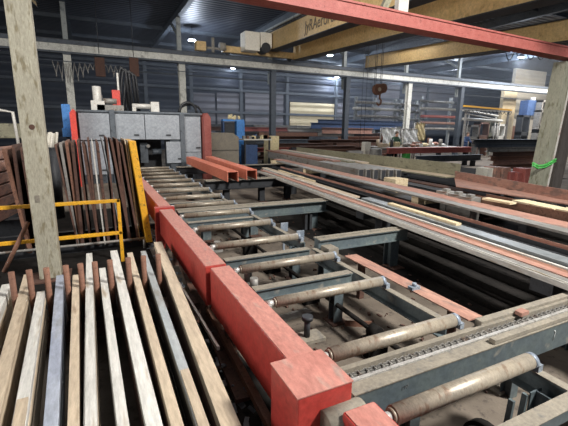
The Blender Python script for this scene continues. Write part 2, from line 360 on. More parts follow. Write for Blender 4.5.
# high bay lamps
lamps = [(192, 40, 24, 'left lamp above the sawing machine'), (330, 55, 26, 'lamp glowing between the yellow girders'), (337, 77, 33, 'small lamp left of the hook ropes'),
         (397, 80, 27, 'lamp behind the hook ropes'), (453, 79, 27, 'flat lamp left of the beige block room'), (521, 57, 18.8, 'large lamp over the beige block room'), (233, 68, 33, 'tiny lamp on the dark left back wall')]
for px, py, y, lb in lamps:
    p = onY(px, py, y)
    t = thing('high_bay_lamp', 'bright white '+lb, 'lamp', (p.x, p.y, p.z), 'high bay lamps under the roof')
    bm = B(); cyl(bm, (p.x, p.y, p.z), (p.x, p.y, p.z+.2), .24, 20, .1); obj('reflector', bm, 'col_dark', t)
    bm = B(); cyl(bm, (p.x, p.y, p.z-.04), (p.x, p.y, p.z), .2, 20); obj('diffuser', bm, 'lamp_glow', t)
    bm = B(); cyl(bm, (p.x, p.y, p.z+.2), (p.x, p.y, 7.6), .012, 6); obj('rod', bm, 'black_steel', t)
    l = bpy.data.lights.new('lamp_light', 'POINT'); l.energy = {233: 40, 521: 900}.get(px, 300); l.color = (.75, .85, 1); l.shadow_soft_size = .2
    lo = bpy.data.objects.new('lamp_light', l); COL.objects.link(lo); lo.location = (p.x, p.y, p.z-.3)

# ------------------------------------------------------------------ red girder and the two near posts
YG = 5.35
t = thing('roof_post', 'weathered grey-green painted steel post at the left, standing close to the camera', 'post', (-.6, YG, 0))
bm = B(); box(bm, -.715, -.48, YG-.1, YG+.1, 0.02, 4.4); obj('shaft', bm, 'post_paint', t, bevel=.012)
bm = B(); box(bm, -.82, -.38, YG-.2, YG+.2, 0, .02); obj('base_plate', bm, 'rust_dark', t)
bm = B(); box(bm, -.655, -.61, YG-.108, YG-.098, .98, 1.06); obj('lug', bm, 'grey_dusty', t)
bm = B(); cyl(bm, (-.6, YG-.105, 1.84), (-.6, YG-.098, 1.84), .03, 10); obj('hole', bm, 'rust_dark', t)
t = thing('roof_post', 'weathered H-section steel post at the right edge under the red girder', 'post', (9.3, YG, 0))
def leanbox(x0, x1, y0, y1, z0, z1, m, nm):
    k = .10; x0 += .2; x1 += .2; bm = B(); prism(bm, (x0-k*(1.6-z0), y0, z0), (x0-k*(1.6-z1), y0, z1), [(0, 0), (0, -(y1-y0)), (x1-x0, -(y1-y0)), (x1-x0, 0)], up=(0, -1, 0)); return obj(nm, bm, m, t)
leanbox(9.13, 9.42, 5.35, 5.62, 0, 3.4, 'post_olive', 'flange')
leanbox(9.42, 9.62, 5.42, 5.5, 0, 3.4, 'post_pale', 'web')
leanbox(9.62, 10.0, 5.35, 5.62, 0, 3.4, 'dark_timber', 'timber_casing')
t = thing('roof_girder', 'long red oxide girder crossing the top of the view', 'girder', (6, YG, 3.36))
obj('girder_body', one(prism, (-.74, YG+.05, 3.61), (13, YG+.05, 3.385), ibeam(.3, .22, .03, .26)), 'girder_red', t)
p = onY(396, 2, 5.6)
t = thing('hanger_post', 'short pale bracket post standing on top of the red girder', 'post', (p.x, 5.45, 3.68))
bm = B(); box(bm, p.x-.11, p.x+.1, 5.4, 5.5, 3.66, 5.2); obj('shaft', bm, 'pale_steel', t)
bm = B(); prism(bm, (p.x-.45, 5.4, 3.66), (p.x-.12, 5.4, 4.3), rect(.08, .1)); obj('gusset', bm, 'olive_steel', t)

# ------------------------------------------------------------------ roller conveyor
XL, XR = 1.13, 2.18
ZR = .60        # roller top
t = thing('roller_conveyor', 'long roller conveyor running from the foreground to the sawing machine', 'conveyor', (1.7, 6, 0))
ry = [1.17, 1.71, 2.48, 3.25, 4.05, 4.88, 5.72, 6.5, 7.3, 8.15, 9.0, 9.8, 10.6, 11.4, 12.2, 13.0]
for i, y in enumerate(ry):
    r = .046 if i < 2 else .042
    bm = B(); cyl(bm, (XL+.03, y, ZR-r), (XR, y, ZR-r), r, 24); cyl(bm, (XL+.015, y, ZR-r), (XL+.03, y, ZR-r), r*.82, 24)
    rl = obj('roller', bm, 'roller_steel', t)
    bm = B(); cyl(bm, (XR, y, ZR-r), (XR+.03, y, ZR-r), r*1.02, 18); box(bm, XR+.03, XR+.07, y-.045, y+.045, ZR-.104, ZR-.06); obj('bearing', bm, 'bearing', rl)
    bm = B(); cyl(bm, (XL-.045, y, ZR-r), (XL+.015, y, ZR-r), r*.55, 14); box(bm, XL-.06, XL-.02, y-.04, y+.04, ZR-.18, ZR-.04); obj('bearing', bm, 'bright_steel', rl)
# side rails, broken into sections between the transfer beams
for a, b in ((.2, 1.28), (1.82, 3.72), (4.0, 5.9), (6.5, 9.2), (9.6, 13.6)):
    obj('side_rail', one(prism, (XR+.02, a, ZR-.25), (XR+.02, b, ZR-.25), chan(.07, .14, .012)), 'grey_paint', t)
    bm = B(); box(bm, XR+.02, XR+.08, a, b, ZR-.11, ZR-.104); obj('rail_cap', bm, 'grey_dusty', t)
    obj('side_rail', one(prism, (XL-.08, a, ZR-.25), (XL-.08, b, ZR-.25), chan(.06, .13, .012)), 'grey_paint', t)
for y, dx in ((1.0, 0), (2.87, -.14), (4.02, 0.0), (5.8, 0), (7.7, 0), (9.9, 0), (12, 0)):
    for x in (XL-.03, XR-.02+dx):
        bm = B(); prism(bm, (x, y, 0.012), (x, y, ZR-.18 if y != 2.87 else .44), ibeam(.1, .1, .01, .01), up=(0, 1, 0)); obj('leg', bm, 'grey_paint', t)
        bm = B(); box(bm, x-.09, x+.09, y-.05, y+.14, 0, .012); obj('foot_plate', bm, 'rust_dark', t)
# cross members visible between the rollers
for y, m in ((2.82, 'grey_paint'), (3.62, 'grey_paint'), (5.35, 'grey_paint'), (6.9, 'grey_paint'), (8.6, 'grey_paint'), (10.9, 'grey_paint'), (.42, 'grey_paint')):
    bm = B(); prism(bm, (XL-.02, y, ZR-.16), (XR-.08, y, ZR-.16), ibeam(.09, .1, .01, .05)); obj('cross_member', bm, m, t, bevel=0)
    bm = B(); box(bm, XL-.02, XR-.08, y-.045, y+.045, ZR-.06, ZR-.055); obj('cap_strip', bm, 'grey_dusty', t)
obj('drive_shaft', one(cyl, (2.0, 1.9, .2), (2.0, 9.0, .2), .022, 10), 'oil_shade_black', t)
for y in (2.3, 3.4, 4.4, 5.2, 6.8):
    bm = B(); box(bm, 1.9, 2.1, y-.06, y+.06, 0, .16); cyl(bm, (2.0, y-.05, .2), (2.0, y+.05, .2), .06, 14); obj('shaft_bearing', bm, 'oil_shade_black', t)
# little adjusting pin between rollers and red cover
for y in (1.98,):
    p = onZ(307, 330, .45)
    bm = B(); cyl(bm, (p.x, p.y, .40), (p.x, p.y, .54), .022, 14); cyl(bm, (p.x, p.y, .53), (p.x, p.y, .56), .04, 16); obj('locating_pin', bm, 'black_steel', t)
    bm = B(); box(bm, p.x-.12, p.x+.12, p.y-.07, p.y+.07, .375, .40); obj('bracket', bm, 'grey_dusty', t)
for px, py in ((248, 273), (254, 280), (217, 243)):
    p = onZ(px, py, .45); bm = B(); cyl(bm, (p.x, p.y, .36), (p.x, p.y, .47), .04, 12); box(bm, p.x-.08, p.x+.06, p.y-.05, p.y+.05, .34, .37); obj('motor_stub', bm, 'mill_grey', t)

# ------------------------------------------------------------------ red safety covers beside the conveyor
def red_cover(y0, y1, x0, x1, z0, z1, label, m='red_worn', slant=0):
    t = thing('red_side_cover', label, 'cover beam', ((x0+x1)/2, (y0+y1)/2, 0), 'red covers along the conveyor')
    bm = B(); prism(bm, (x0, y0, z0), (x0+slant, y1, z0), rect(x1-x0, z1-z0)); obj('cover_body', bm, 'red_paint', t, bevel=.008)
    bm = B(); box(bm, x0+.006, x1-.006, y0+.006, y1-.006, z1, z1+.003); obj('dusty_top', bm, 'red_worn', t)
    return t
t = red_cover(1.56, 3.0, .795, .965, .34, .712, 'red box cover, second from the camera, ending at the big red box', 'red_worn')
for x, y in ((.9, 1.8), (.9, 2.8)):
    bm = B(); box(bm, x-.04, x+.04, y-.04, y+.04, 0, .34); obj('leg', bm, 'rust_dark', t)
t = red_cover(3.04, 5.55, .765, .95, .36, .715, 'red box cover, third from the camera, with an open dark joint', 'red_worn')
for x, y in ((.9, 3.4), (.9, 5.2)):
    bm = B(); box(bm, x-.04, x+.04, y-.04, y+.04, 0, .36); obj('leg', bm, 'rust_dark', t)
t = red_cover(5.75, 8.7, .79, .97, .36, .72, 'red box cover behind the small red upright plate', 'red_worn')
for x, y in ((.9, 6.0), (.9, 8.3)):
    bm = B(); box(bm, x-.04, x+.04, y-.04, y+.04, 0, .36); obj('leg', bm, 'rust_dark', t)
t = red_cover(8.75, 12.5, .82, .96, .36, .72, 'farthest red box cover near the sawing machine', 'red_worn')
for x, y in ((.9, 9.0), (.9, 12.2)):
    bm = B(); box(bm, x-.04, x+.04, y-.04, y+.04, 0, .36); obj('leg', bm, 'rust_dark', t)
# end plate at the joint near y=5.7
bm = B()
v = [(.72, .0), (.8, .0), (.84, .2), (.99, .46), (.99, .73), (.72, .73)]
A = [bm.verts.new((x, 5.60, z)) for x, z in v]; C2 = [bm.verts.new((x, 5.72, z)) for x, z in v]
for i in range(6): bm.faces.new((A[i], A[(i+1) % 6], C2[(i+1) % 6], C2[i]))
bm.faces.new(A); bm.faces.new(C2[::-1])
tag(obj('red_end_plate', bm, 'red_paint'), 'small upright red bracket plate between two red covers', 'plate')
# the big red box in front
t = thing('red_post_box', 'big square red box post at the near end of the red covers', 'post', (.85, 1.36, 0))
bm = B(); box(bm, .685, .965, 1.235, 1.51, 0, .75); obj('post_body', bm, 'red_paint', t, bevel=.008)
bm = B(); box(bm, .682, .968, 1.232, 1.513, .75, .756); obj('top_plate', bm, 'red_worn', t)
t = thing('red_side_cover', 'nearest red box cover, cut off by the bottom edge of the photo', 'cover beam', (1.0, .85, 0), 'red covers along the conveyor')
bm = B(); box(bm, .86, 1.03, .35, 1.16, .3, .685); obj('cover_body', bm, 'red_paint', t, bevel=.012)
bm = B(); box(bm, .87, 1.02, .36, 1.15, .685, .688); obj('dusty_top', bm, 'red_worn', t)
bm = B(); box(bm, .88, 1.0, .6, .7, 0, .3); obj('leg', bm, 'rust_dark', t)
p = onZ(318, 400, .62)
bm = B(); cyl(bm, (.80, 1.20, .60), (1.0, 1.20, .60), .07, 20); obj('hinge_disc', bm, 'grey_dusty', t)

# ------------------------------------------------------------------ transfer conveyors across
def chain(parent, x0, x1, y, z):
    bm = B(); n = int((x1-x0)/.028)
    for i in range(n):
        x = x0+i*.028
        w = .012 if i % 2 else .02
        box(bm, x, x+.024, y-w, y-w+.005, z, z+.02); box(bm, x, x+.024, y+w-.005, y+w, z, z+.02)
        if i % 2 == 0: cyl(bm, (x+.02, y-.018, z+.011), (x+.02, y+.018, z+.011), .007, 8)
    return obj('chain', bm, 'mill_grey', parent)
t = thing('chain_transfer', 'nearest chain transfer track crossing in front with a roller chain and dark chain trough', 'conveyor', (3, 1.45, 0), 'chain transfer tracks')
bm = B(); box(bm, 1.12, 7.0, 1.39, 1.40, .33, .52); box(bm, 1.12, 7.0, 1.40, 1.45, .33, .345); obj('main_beam', bm, 'grey_paint', t)
bm = B(); box(bm, 1.10, 7.0, 1.385, 1.475, .52, .527); obj('beam_top', bm, 'grey_dusty', t)
bm = B(); box(bm, 1.05, 7.0, 1.478, 1.50, .49, .535); obj('chain_guide', bm, 'bright_steel', t)
bm = B(); box(bm, 1.05, 7.0, 1.50, 1.575, .48, .50); obj('trough', bm, 'black_steel', t)
bm = B(); box(bm, 1.05, 7.0, 1.575, 1.60, .48, .535); obj('chain_guide', bm, 'grey_dusty', t)
bm = B(); box(bm, 1.12, 7.0, 1.60, 1.655, .34, .5); obj('rear_beam', bm, 'grey_dusty', t)
bm = B(); box(bm, 2.34, 7.0, 1.60, 1.655, .501, .56); obj('wear_strip', bm, 'grey_dusty', t, bevel=.004)
bm = B(); box(bm, 2.2, 7.0, 1.395, 1.44, .528, .56); obj('wear_strip', bm, 'grey_dusty', t, bevel=.004)
chain(t, 1.06, 5.2, 1.538, .505)
for x in (1.6, 2.55, 3.6, 5.0):
    for y in (1.43, 1.63):
        bm = B(); prism(bm, (x, y, 0), (x, y, .33), ibeam(.08, .08, .008, .008), up=(0, 1, 0)); obj('leg', bm, 'grey_paint', t)
p = onZ(523, 312, .57)
bm = B(); v = [bm.verts.new(c) for c in ((p.x-.045, p.y-.02, .548), (p.x+.05, p.y-.015, .548), (p.x+.045, p.y+.045, .548), (p.x-.04, p.y+.035, .548))]
bmesh.ops.extrude_face_region(bm, geom=[bm.faces.new(v)]); bm.verts.ensure_lookup_table()
for q in bm.verts[4:]: q.co.z += .028
tag(obj('wood_block', bm, 'salmon'), 'small pinkish offcut block lying across the nearest chain track', 'block')
# chalk marks painted on the beam face (scribbles)
bm = B(); tube(bm, [(2.84, 1.388, .485), (2.855, 1.388, .47), (2.85, 1.388, .44), (2.84, 1.388, .41)], .003, 5); obj('chalk_mark', bm, 'chalk', t)
text_obj('197', (1.42, 1.3895, .45), (math.pi/2, 0, 0), .035, 'black_steel', t, 'marking', .0005)

def transfer(x0, x1, y, h, label, legs, chainy=True, w=.16, z=.55, m='grey_paint'):
    t = thing('chain_transfer', label, 'conveyor', ((x0+x1)/2, y, 0), 'chain transfer tracks')
    bm = B(); prism(bm, (x0, y, z-h), (x1, y, z-h), ibeam(w, h, .012, .1)); obj('main_beam', bm, m, t)
    bm = B(); box(bm, x0, x1, y-w/2-.004, y+w/2+.004, z, z+.006); obj('beam_top', bm, 'grey_dusty', t)
    bm = B(); box(bm, x0, x1, y-.012, y+.012, z+.006, z+.022); obj('wear_strip', bm, 'grey_dusty', t)
    for x in legs:
        bm = B(); prism(bm, (x, y, .012), (x, y, z-h), ibeam(.14, .14, .012, .012), up=(0, 1, 0)); obj('leg', bm, m, t)
        bm = B(); box(bm, x-.1, x+.1, y-.12, y+.12, 0, .012); obj('foot_plate', bm, 'rust_dark', t)
    return t
transfer(2.36, 3.78, 3.88, .15, 'grey transfer beam with one stout leg ending under the long bar pile', (2.55, 3.62))
t = transfer(1.12, 3.9, 6.15, .2, 'wide grey transfer beam crossing behind the middle rollers', (1.6, 2.45, 3.68), w=.3)
for x in (3.42, 3.52):
    bm = B(); box(bm, x, x+.05, 6.05, 6.2, .02, .35); obj('leg', bm, 'black_steel', t)
transfer(2.35, 5.0, 9.1, .22, 'dark transfer beam below the two orange channels', (2.9, 3.85, 4.6), w=.35, z=.61, m='black_steel')
transfer(2.35, 6.0, 12.6, .22, 'farthest dark transfer beam before the sawing machine', (2.8, 4.4, 5.6), w=.35, z=.61, m='black_steel')
# junction block between rails at y=3.9
bm = B(); p = onZ(318, 240, .5); box(bm, 2.36, 2.5, 3.6, 3.78, .3, .5)
tag(obj('joint_block', bm, 'grey_dusty', bevel=.005), 'square dusty steel block where the roller rail meets the middle transfer beam', 'block')
for px, py in ((284, 224), (300, 232)):
    p = onZ(px, py, .55); bm = B(); box(bm, p.x-.05, p.x+.06, p.y-.01, p.y+.01, .44, .57); box(bm, p.x-.015, p.x+.015, p.y-.01, p.y+.01, 0, .44)
    tag(obj('guide_plate', bm, 'bearing', bevel=.004), 'small %s blue-grey upright plate beside the roller ends' % ('farther' if px == 284 else 'nearer'), 'plate', 'small guide plates beside the rollers')
t = thing('cross_beam', 'grey flat topped beam crossing the bottom right corner of the photo', 'beam', (2.4, .9, 0))
bm = B(); box(bm, 1.35, 3.6, .87, .95, .43, .5); obj('top_beam', bm, 'grey_paint', t, bevel=.003)
bm = B(); box(bm, 1.35, 3.6, .868, .952, .5, .504); obj('dusty_top', bm, 'grey_dusty', t)
for x in (1.5, 2.75): 
    bm = B(); box(bm, x-.03, x+.03, .88, .94, 0, .43); obj('leg', bm, 'grey_paint', t)
# motor, chain and steel scraps under the near roller
t = thing('drive_unit', 'black greasy gear drive under the nearest roller', 'motor', (1.75, 1.2, 0))
bm = B(); cyl(bm, (1.35, 1.1, .2), (1.75, 1.1, .2), .11, 20); obj('motor_body', bm, 'oil_shade_black', t, bevel=0)
bm = B(); cyl(bm, (1.75, 1.1, .2), (1.8, 1.1, .2), .13, 20); obj('gear', bm, 'oil_shade_black', t)
bm = B(); box(bm, 1.3, 1.9, .98, 1.22, 0, .09); obj('base', bm, 'black_steel', t)
bm = B(); box(bm, 1.15, 2.15, .2, .97, 0, .02); tag(obj('black_tray', bm, 'oil_shade_black', bevel=.004), 'black tray on the floor in front of the gear drive', 'tray')  # flat black sheet covering the floor here
bm = B(); box(bm, 1.15, 1.28, 1.0, 1.3, 0, .3); cyl(bm, (1.22, 1.15, .3), (1.22, 1.15, .36), .05, 14); tag(obj('gearbox', bm, 'oil_shade_black', bevel=.01), 'black gearbox left of the gear drive under the nearest roller', 'gearbox')
for i, x in enumerate((1.96, 2.08)):
    bm = B(); prism(bm, (x, 1.13, 0), (x+.03, 1.13, .4), rect(.03, .02)); tag(obj('flat_strut', bm, 'grey_paint'), ['left', 'right'][i]+' thin upright strut under the nearest roller', 'strut', 'thin struts under the nearest roller')
# long rusty plate running beside the right rail, and its clamp
a, b = onZ(349, 256, .42), onZ(470, 318, .42)
bm = B(); prism(bm, b+(b-a)*.02, a, [(-.06, 0), (.10, 0), (.10, .012), (-.06, .012)])
tag(obj('rusty_flat', bm, 'salmon'), 'long pinkish rusty plate lying beside the roller rail', 'plate')
p = (a+b)/2
for s in (.15, .9):
    q = a.lerp(b, s); bm = B(); box(bm, q.x-.03, q.x+.03, q.y-.03, q.y+.03, 0, .42); tag(obj('rail_stand', bm, 'rust_dark'), 'dark stub stand under the %s end of the pinkish rusty plate' % ('far' if s < .5 else 'near'), 'stand')
q = onZ(414, 288, .44)
bm = B(); box(bm, q.x-.05, q.x+.05, q.y-.03, q.y+.03, .432, .46); cyl(bm, (q.x, q.y, .46), (q.x, q.y, .49), .02, 12)
tag(obj('clamp', bm, 'bearing'), 'small grey clamp on the pinkish rusty plate', 'clamp')
p = onZ(356, 323, 0)
bm = B(); prism(bm, (p.x-.1, p.y+.06, 0), (p.x+.12, p.y-.06, 0), angle(.08, .06, .01)); tag(obj('rusty_offcut', bm, 'rust'), 'short red rusty offcut on the floor beside the conveyor leg', 'offcut')

# ------------------------------------------------------------------ orange channels on the transfers
for (xn, yn, xf, yf, lb) in ((2.72, 8.5, 2.84, 13.4, 'left of the two orange channels lying open end towards the camera'), (3.27, 8.72, 3.50, 13.4, 'right of the two orange channels lying open end towards the camera')):
    bm = B(); prism(bm, (xn, yn, .64), (xf, yf, .64), chan_dn(.27, .24, .02))
    tag(obj('orange_channel', bm, 'red_channel'), lb, 'steel channel', 'orange steel channels on the transfer beams')
# ------------------------------------------------------------------ sawing / drilling machine
MY = 14.0
def mb(px0, py0, px1, py1, y=MY, d=.1):
    a, b = onY(px0, py0, y), onY(px1, py1, y)
    bm = B(); box(bm, min(a.x, b.x), max(a.x, b.x), y, y+d, min(a.z, b.z), max(a.z, b.z)); return bm
t = thing('beam_saw_machine', 'big grey beam sawing machine with red end panels spanning the roller conveyor', 'machine', (1.7, MY+.6, 0))
zt = 2.3
bm = B(); box(bm, -.35, 3.55, MY+.1, MY+1.3, 1.42, zt); box(bm, -.35, .95, MY+.1, MY+1.3, 0, 1.42); box(bm, 2.45, 3.55, MY+.1, MY+1.3, 0, 1.42)
obj('housing', bm, 'machine_dark', t)
for (x0, x1, z0, z1) in ((-.33, .55, 1.42, 2.26), (.72, 1.62, 1.44, 2.26), (1.64, 2.78, 1.44, 2.26), (2.95, 3.52, 1.0, 2.22), (2.3, 2.85, .62, 1.36), (-.33, .55, .3, 1.38), (2.95, 3.52, .3, .98)):
    bm = B(); box(bm, x0, x1, MY, MY+.1, z0, z1); pn = obj('panel', bm, 'machine_grey', t, bevel=.008)
    bm = B(); box(bm, (x0+x1)/2+.1, (x0+x1)/2+.26, MY-.02, MY, z0+.12, z0+.17); obj('handle', bm, 'black_steel', pn)
bm = B(); box(bm, .56, .71, MY-.06, MY+.1, 0, 2.38); obj('front_pillar', bm, 'machine_dark', t)
bm = B(); box(bm, 2.79, 2.94, MY-.06, MY+.1, 0, 2.3); obj('front_pillar', bm, 'machine_dark', t)
bm = B(); prism(bm, (-.55, MY-.5, 0), (-.55, MY+1.3, 0), [(0, 0), (.16, 0), (.16, 2.3), (.1, 2.36), (0, 2.24)]); obj('end_panel', bm, 'machine_red', t)
bm = B(); prism(bm, (3.58, MY-.3, 0), (3.58, MY+1.3, 0), [(0, 0), (.24, 0), (.24, 2.2), (.12, 2.36), (0, 2.2)]); obj('end_panel', bm, 'girder_red', t)
bm = B(); box(bm, -.35, 3.6, MY+.02, MY+1.3, zt, zt+.06); obj('roof_plate', bm, 'machine_dark', t)
# inside the opening
bm = B(); box(bm, 1.0, 2.3, MY+1.2, MY+1.3, .2, 1.42); obj('rear_shield', bm, 'black_steel', t)
bm = B(); cyl(bm, (1.25, MY+.7, .5), (1.25, MY+.7, 1.4), .12, 12); box(bm, 1.5, 1.75, MY+.6, MY+.9, .6, 1.3); cyl(bm, (1.9, MY+.5, 1.0), (2.2, MY+.5, 1.0), .1, 12); obj('saw_head', bm, 'machine_dark', t)
bm = B(); box(bm, 1.1, 1.3, MY+.3, MY+.35, .62, 1.05); cyl(bm, (1.75, MY+.4, 1.2), (1.75, MY+.45, 1.2), .06, 12); obj('clamp_jaw', bm, 'mill_grey', t)
# equipment on top
ZT = zt+.06
p = onY(97, 96, MY+.4); bm = B(); cyl(bm, (p.x, MY+.4, ZT), (p.x, MY+.4, p.z+.3), .13, 16); box(bm, p.x-.2, p.x+.2, MY+.2, MY+.6, ZT, ZT+.3); obj('top_motor', bm, 'pale_steel', t)
p = onY(107, 107, MY+.4); bm = B(); box(bm, p.x-.3, p.x+.5, MY+.2, MY+.6, ZT, ZT+.18); cyl(bm, (p.x-.1, MY+.3, ZT+.3), (p.x+.3, MY+.3, ZT+.3), .09, 14); cyl(bm, (p.x-.2, MY+.5, ZT+.1), (p.x-.2, MY+.5, ZT+.5), .09, 14); cyl(bm, (p.x+.35, MY+.4, ZT+.1), (p.x+.35, MY+.4, ZT+.4), .05, 14); obj('gear_unit', bm, 'mill_grey', t)
p = onY(116, 96, MY+.4); bm = B(); box(bm, p.x-.12, p.x+.12, MY+.3, MY+.5, ZT, p.z+.18); obj('red_box', bm, 'machine_red', t)['label'] = 'red control box'
p = onY(118, 84, MY+.5); bm = B(); cyl(bm, (p.x, MY+.5, ZT), (p.x, MY+.5, onY(118, 73, MY+.5).z), .035, 8); obj('mast', bm, 'pale_steel', t)
for dx, w in ((0, 0), (.12, .05), (.22, .1), (-.1, -.03)):
    a = onY(121, 112, MY+.6); q = onY(125, 72, MY+.6)
    pts = []
    for i in range(13):
        s = i/12; pts.append((a.x-.05+dx+.75*s*s*.35+.25*math.sin(s*3.1)*.3, MY+.6+w, ZT+(q.z-ZT+.1-w)*math.sin(s*math.pi*.5 if s < .9 else .9*math.pi/2)))
    pts.append((pts[-1][0]+.12, MY+.6+w, pts[-1][2]-.1)); pts.append((pts[-1][0]+.05, MY+.6+w, ZT+.02))
    obj('hose', one(tube, pts, .045), 'rubber', t)
p = onY(132, 106, MY+.5); q = onY(155, 106, MY+.5)
bm = B(); cyl(bm, (p.x, MY+.5, p.z), (q.x, MY+.5, p.z), .085, 14); box(bm, q.x-.15, q.x+.12, MY+.38, MY+.62, ZT, p.z+.16); box(bm, p.x, p.x+.12, MY+.42, MY+.58, ZT, p.z); obj('spindle_pipe', bm, 'pale_steel', t)
bm = B(); q = onY(188, 108, MY+.6); tube(bm, [(q.x+.22*math.cos(a)*1.4, MY+.6, ZT+.02+.36*math.sin(a)) for a in [math.pi*i/12 for i in range(13)]], .05); tube(bm, [(q.x+.1+.3*math.cos(a)*1.4, MY+.7, ZT+.02+.3*math.sin(a)) for a in [math.pi*i/12 for i in range(13)]], .04); obj('hose', bm, 'rubber', t)
# blue jib box left of the machine
p = onY(66, 119, 15.5)
t = thing('blue_column_box', 'bright blue switch box on a pole left of the sawing machine', 'cabinet', (p.x, 15.5, 0))
a, b = onY(61, 104, 15.5), onY(72, 128, 15.5)
bm = B(); box(bm, a.x, b.x, 15.4, 15.7, b.z, a.z); obj('cabinet', bm, 'blue_paint', t, bevel=.02)
bm = B(); box(bm, a.x-.04, a.x+.22, 15.3, 15.6, b.z-.3, b.z); obj('connector', bm, 'blue_paint', t, bevel=.02)
bm = B(); cyl(bm, (p.x, 15.55, 0), (p.x, 15.55, b.z), .06); obj('pole', bm, 'col_dark', t)

# grey side cabinet beyond the orange channels
a, b = onY(209, 134, 15.5), onY(239, 160, 15.5)
t = thing('low_cabinet', 'pale dusty steel cabinet right of the sawing machine', 'cabinet', ((a.x+b.x)/2, 15.5, 0))
bm = B(); prism(bm, (a.x, 15.5, 0), (a.x, 16.3, 0), [(0, 0), (b.x-a.x, 0), (b.x-a.x, a.z-.12), (b.x-a.x-.25, a.z+.05), (0, a.z+.05)]); obj('body', bm, 'grey_dusty', t)
bm = B(); box(bm, a.x, b.x, 15.48, 15.5, .95, .97); obj('seam', bm, 'black_steel', t)
# blue frame stand
t = thing('blue_frame_stand', 'light blue open steel frame stand behind the pale cabinet', 'frame', (onY(233, 130, 17).x, 17, 0))
a, b = onY(223, 121, 17), onY(244, 121, 17)
for x, w in ((a.x, .06), (b.x-.35, .38)):
    bm = B(); box(bm, x, x+w, 17, 17.3, 0, a.z); obj('post', bm, 'blue_paint' if w > .1 else 'navy_paint', t)
bm = B(); box(bm, a.x, b.x, 17, 17.3, a.z, a.z+.08); obj('top_bar', bm, 'blue_paint', t)
bm = B(); box(bm, a.x+.12, b.x-.4, 17.15, 17.3, .8, a.z-.05); obj('dark_screen', bm, 'black_steel', t)
p = onY(234, 119, 17.1); bm = B()
for i in range(9): cyl(bm, (p.x+random.uniform(-.25, .25), 17.1+random.uniform(-.1, .1), a.z+.08), (p.x+random.uniform(-.3, .3), 17.1, a.z+.18+random.uniform(0, .15)), .05, 8)
tag(obj('rag_heap', bm, 'cream'), 'yellowish rag heap on top of the light blue frame stand', 'rags')
# cream cabinet
a, b = onY(268, 136, 17), onY(279, 153, 17)
t = thing('cream_cabinet', 'small cream yellow cabinet standing left of the long bar pile', 'cabinet', ((a.x+b.x)/2, 17.2, 0))
bm = B(); box(bm, a.x, b.x, 17, 17.5, .0, a.z); obj('body', bm, 'cream', t, bevel=.02)
for k in (0, 1): 
    bm = B(); box(bm, a.x+.04, b.x-.04, 16.985, 17, .9-.35*k, 1.2-.35*k); obj('drawer', bm, 'cream', t)
# navy machine with white shelf between
a, b = onY(245, 150, 16), onY(262, 166, 16)
t = thing('navy_workbench', 'navy blue workbench with a pale top shelf right of the pale cabinet', 'workbench', ((a.x+b.x)/2, 16, 0))
bm = B(); box(bm, a.x, b.x-.25, 15.9, 16.5, .15, 1.15); obj('body', bm, 'navy_paint', t, bevel=.02)
bm = B(); box(bm, a.x-.1, b.x+.4, 15.8, 16.6, 1.35, 1.4); obj('worktop', bm, 'pale_steel', t)
for x in (a.x-.05, b.x+.3):
    bm = B(); box(bm, x, x+.06, 15.9, 16.0, 0, 1.35); obj('leg', bm, 'black_steel', t)
ordn_ = ['first', 'second', 'third', 'fourth', 'fifth', 'sixth', 'seventh', 'eighth', 'ninth', 'tenth', 'eleventh', 'twelfth', 'thirteenth', 'fourteenth']
for i in range(14):
    px = 243+26*(i+random.uniform(0, .5))/14; p = onY(px, 140, 16.2); s = random.uniform(.05, .13)
    bm = B(); k = random.random()
    if k < .5: box(bm, p.x-s, p.x+s, 16.0, 16.0+s*2, 1.4, 1.4+s*1.6)
    else: cyl(bm, (p.x, 16.1, 1.4), (p.x, 16.1, 1.4+s*2), s*.7, 10)
    m = random.choice(['paper', 'rust', 'navy_paint', 'black_steel', 'mill_grey', 'cream'])
    tag(obj('tool_box' if k < .5 else 'canister', bm, m), None, 'box' if k < .5 else 'canister', 'clutter on the navy workbench')['label'] = '%s %s, %s from the left on the navy workbench' % ({'paper': 'white', 'rust': 'brown', 'navy_paint': 'navy', 'black_steel': 'black', 'mill_grey': 'grey', 'cream': 'cream'}[m], 'box' if k < .5 else 'canister', ordn_[i])

# ------------------------------------------------------------------ long bar pile on the right
PX = 3.30
def pl(d, y, z): return (PX+.1*y+d, y, z)
def bar(d, w, h, z, y0, y1, m, name, label, prof=None, cat='steel bar', group='long bars of the right hand pile', bev=0):
    bm = B(); prism(bm, pl(d, y0, z), pl(d, y1, z), prof or rect(w, h))
    return tag(obj(name, bm, m, bevel=bev), label, cat, group)
bar(-.04, .055, .06, .585, .8, 10.6, 'pale_steel', 'steel_angle', 'outermost pale edged steel angle along the left edge of the long bar pile', chan_up(.055, .05, .008))
bar(.025, .13, .03, .585, .8, 10.4, 'mill_grey', 'flat_bar', 'grey brown flat bar, second from the left edge of the long bar pile')
bar(.16, .1, .04, .585, .8, 10.9, 'salmon', 'flat_bar', 'salmon pink flat bar, third from the left edge of the long bar pile')
bar(.27, .07, .035, .585, .8, 9.5, 'rust', 'flat_bar', 'dark rust brown flat bar, fourth from the left edge of the long bar pile')
bar(.35, .035, .05, .585, .8, 11.2, 'pale_steel', 'flat_bar', 'thin whitish bar, fifth from the left edge of the long bar pile')
bar(.47, .19, .06, .585, .8, 5.6, 'mill_blue', 'steel_channel', 'blue grey steel channel beside the thin whitish bar in the pile', chan_dn(.19, .06, .01))
bar(.42, .2, .03, .585, 5.9, 11.6, 'tan_steel', 'flat_bar', 'tan flat bar lying in line beyond the blue grey channel')
bar(.55, .09, .03, .646, 3.4, 4.9, 'wood', 'wood_batten', 'pale yellow wooden batten resting on the blue grey channel', cat='wood')
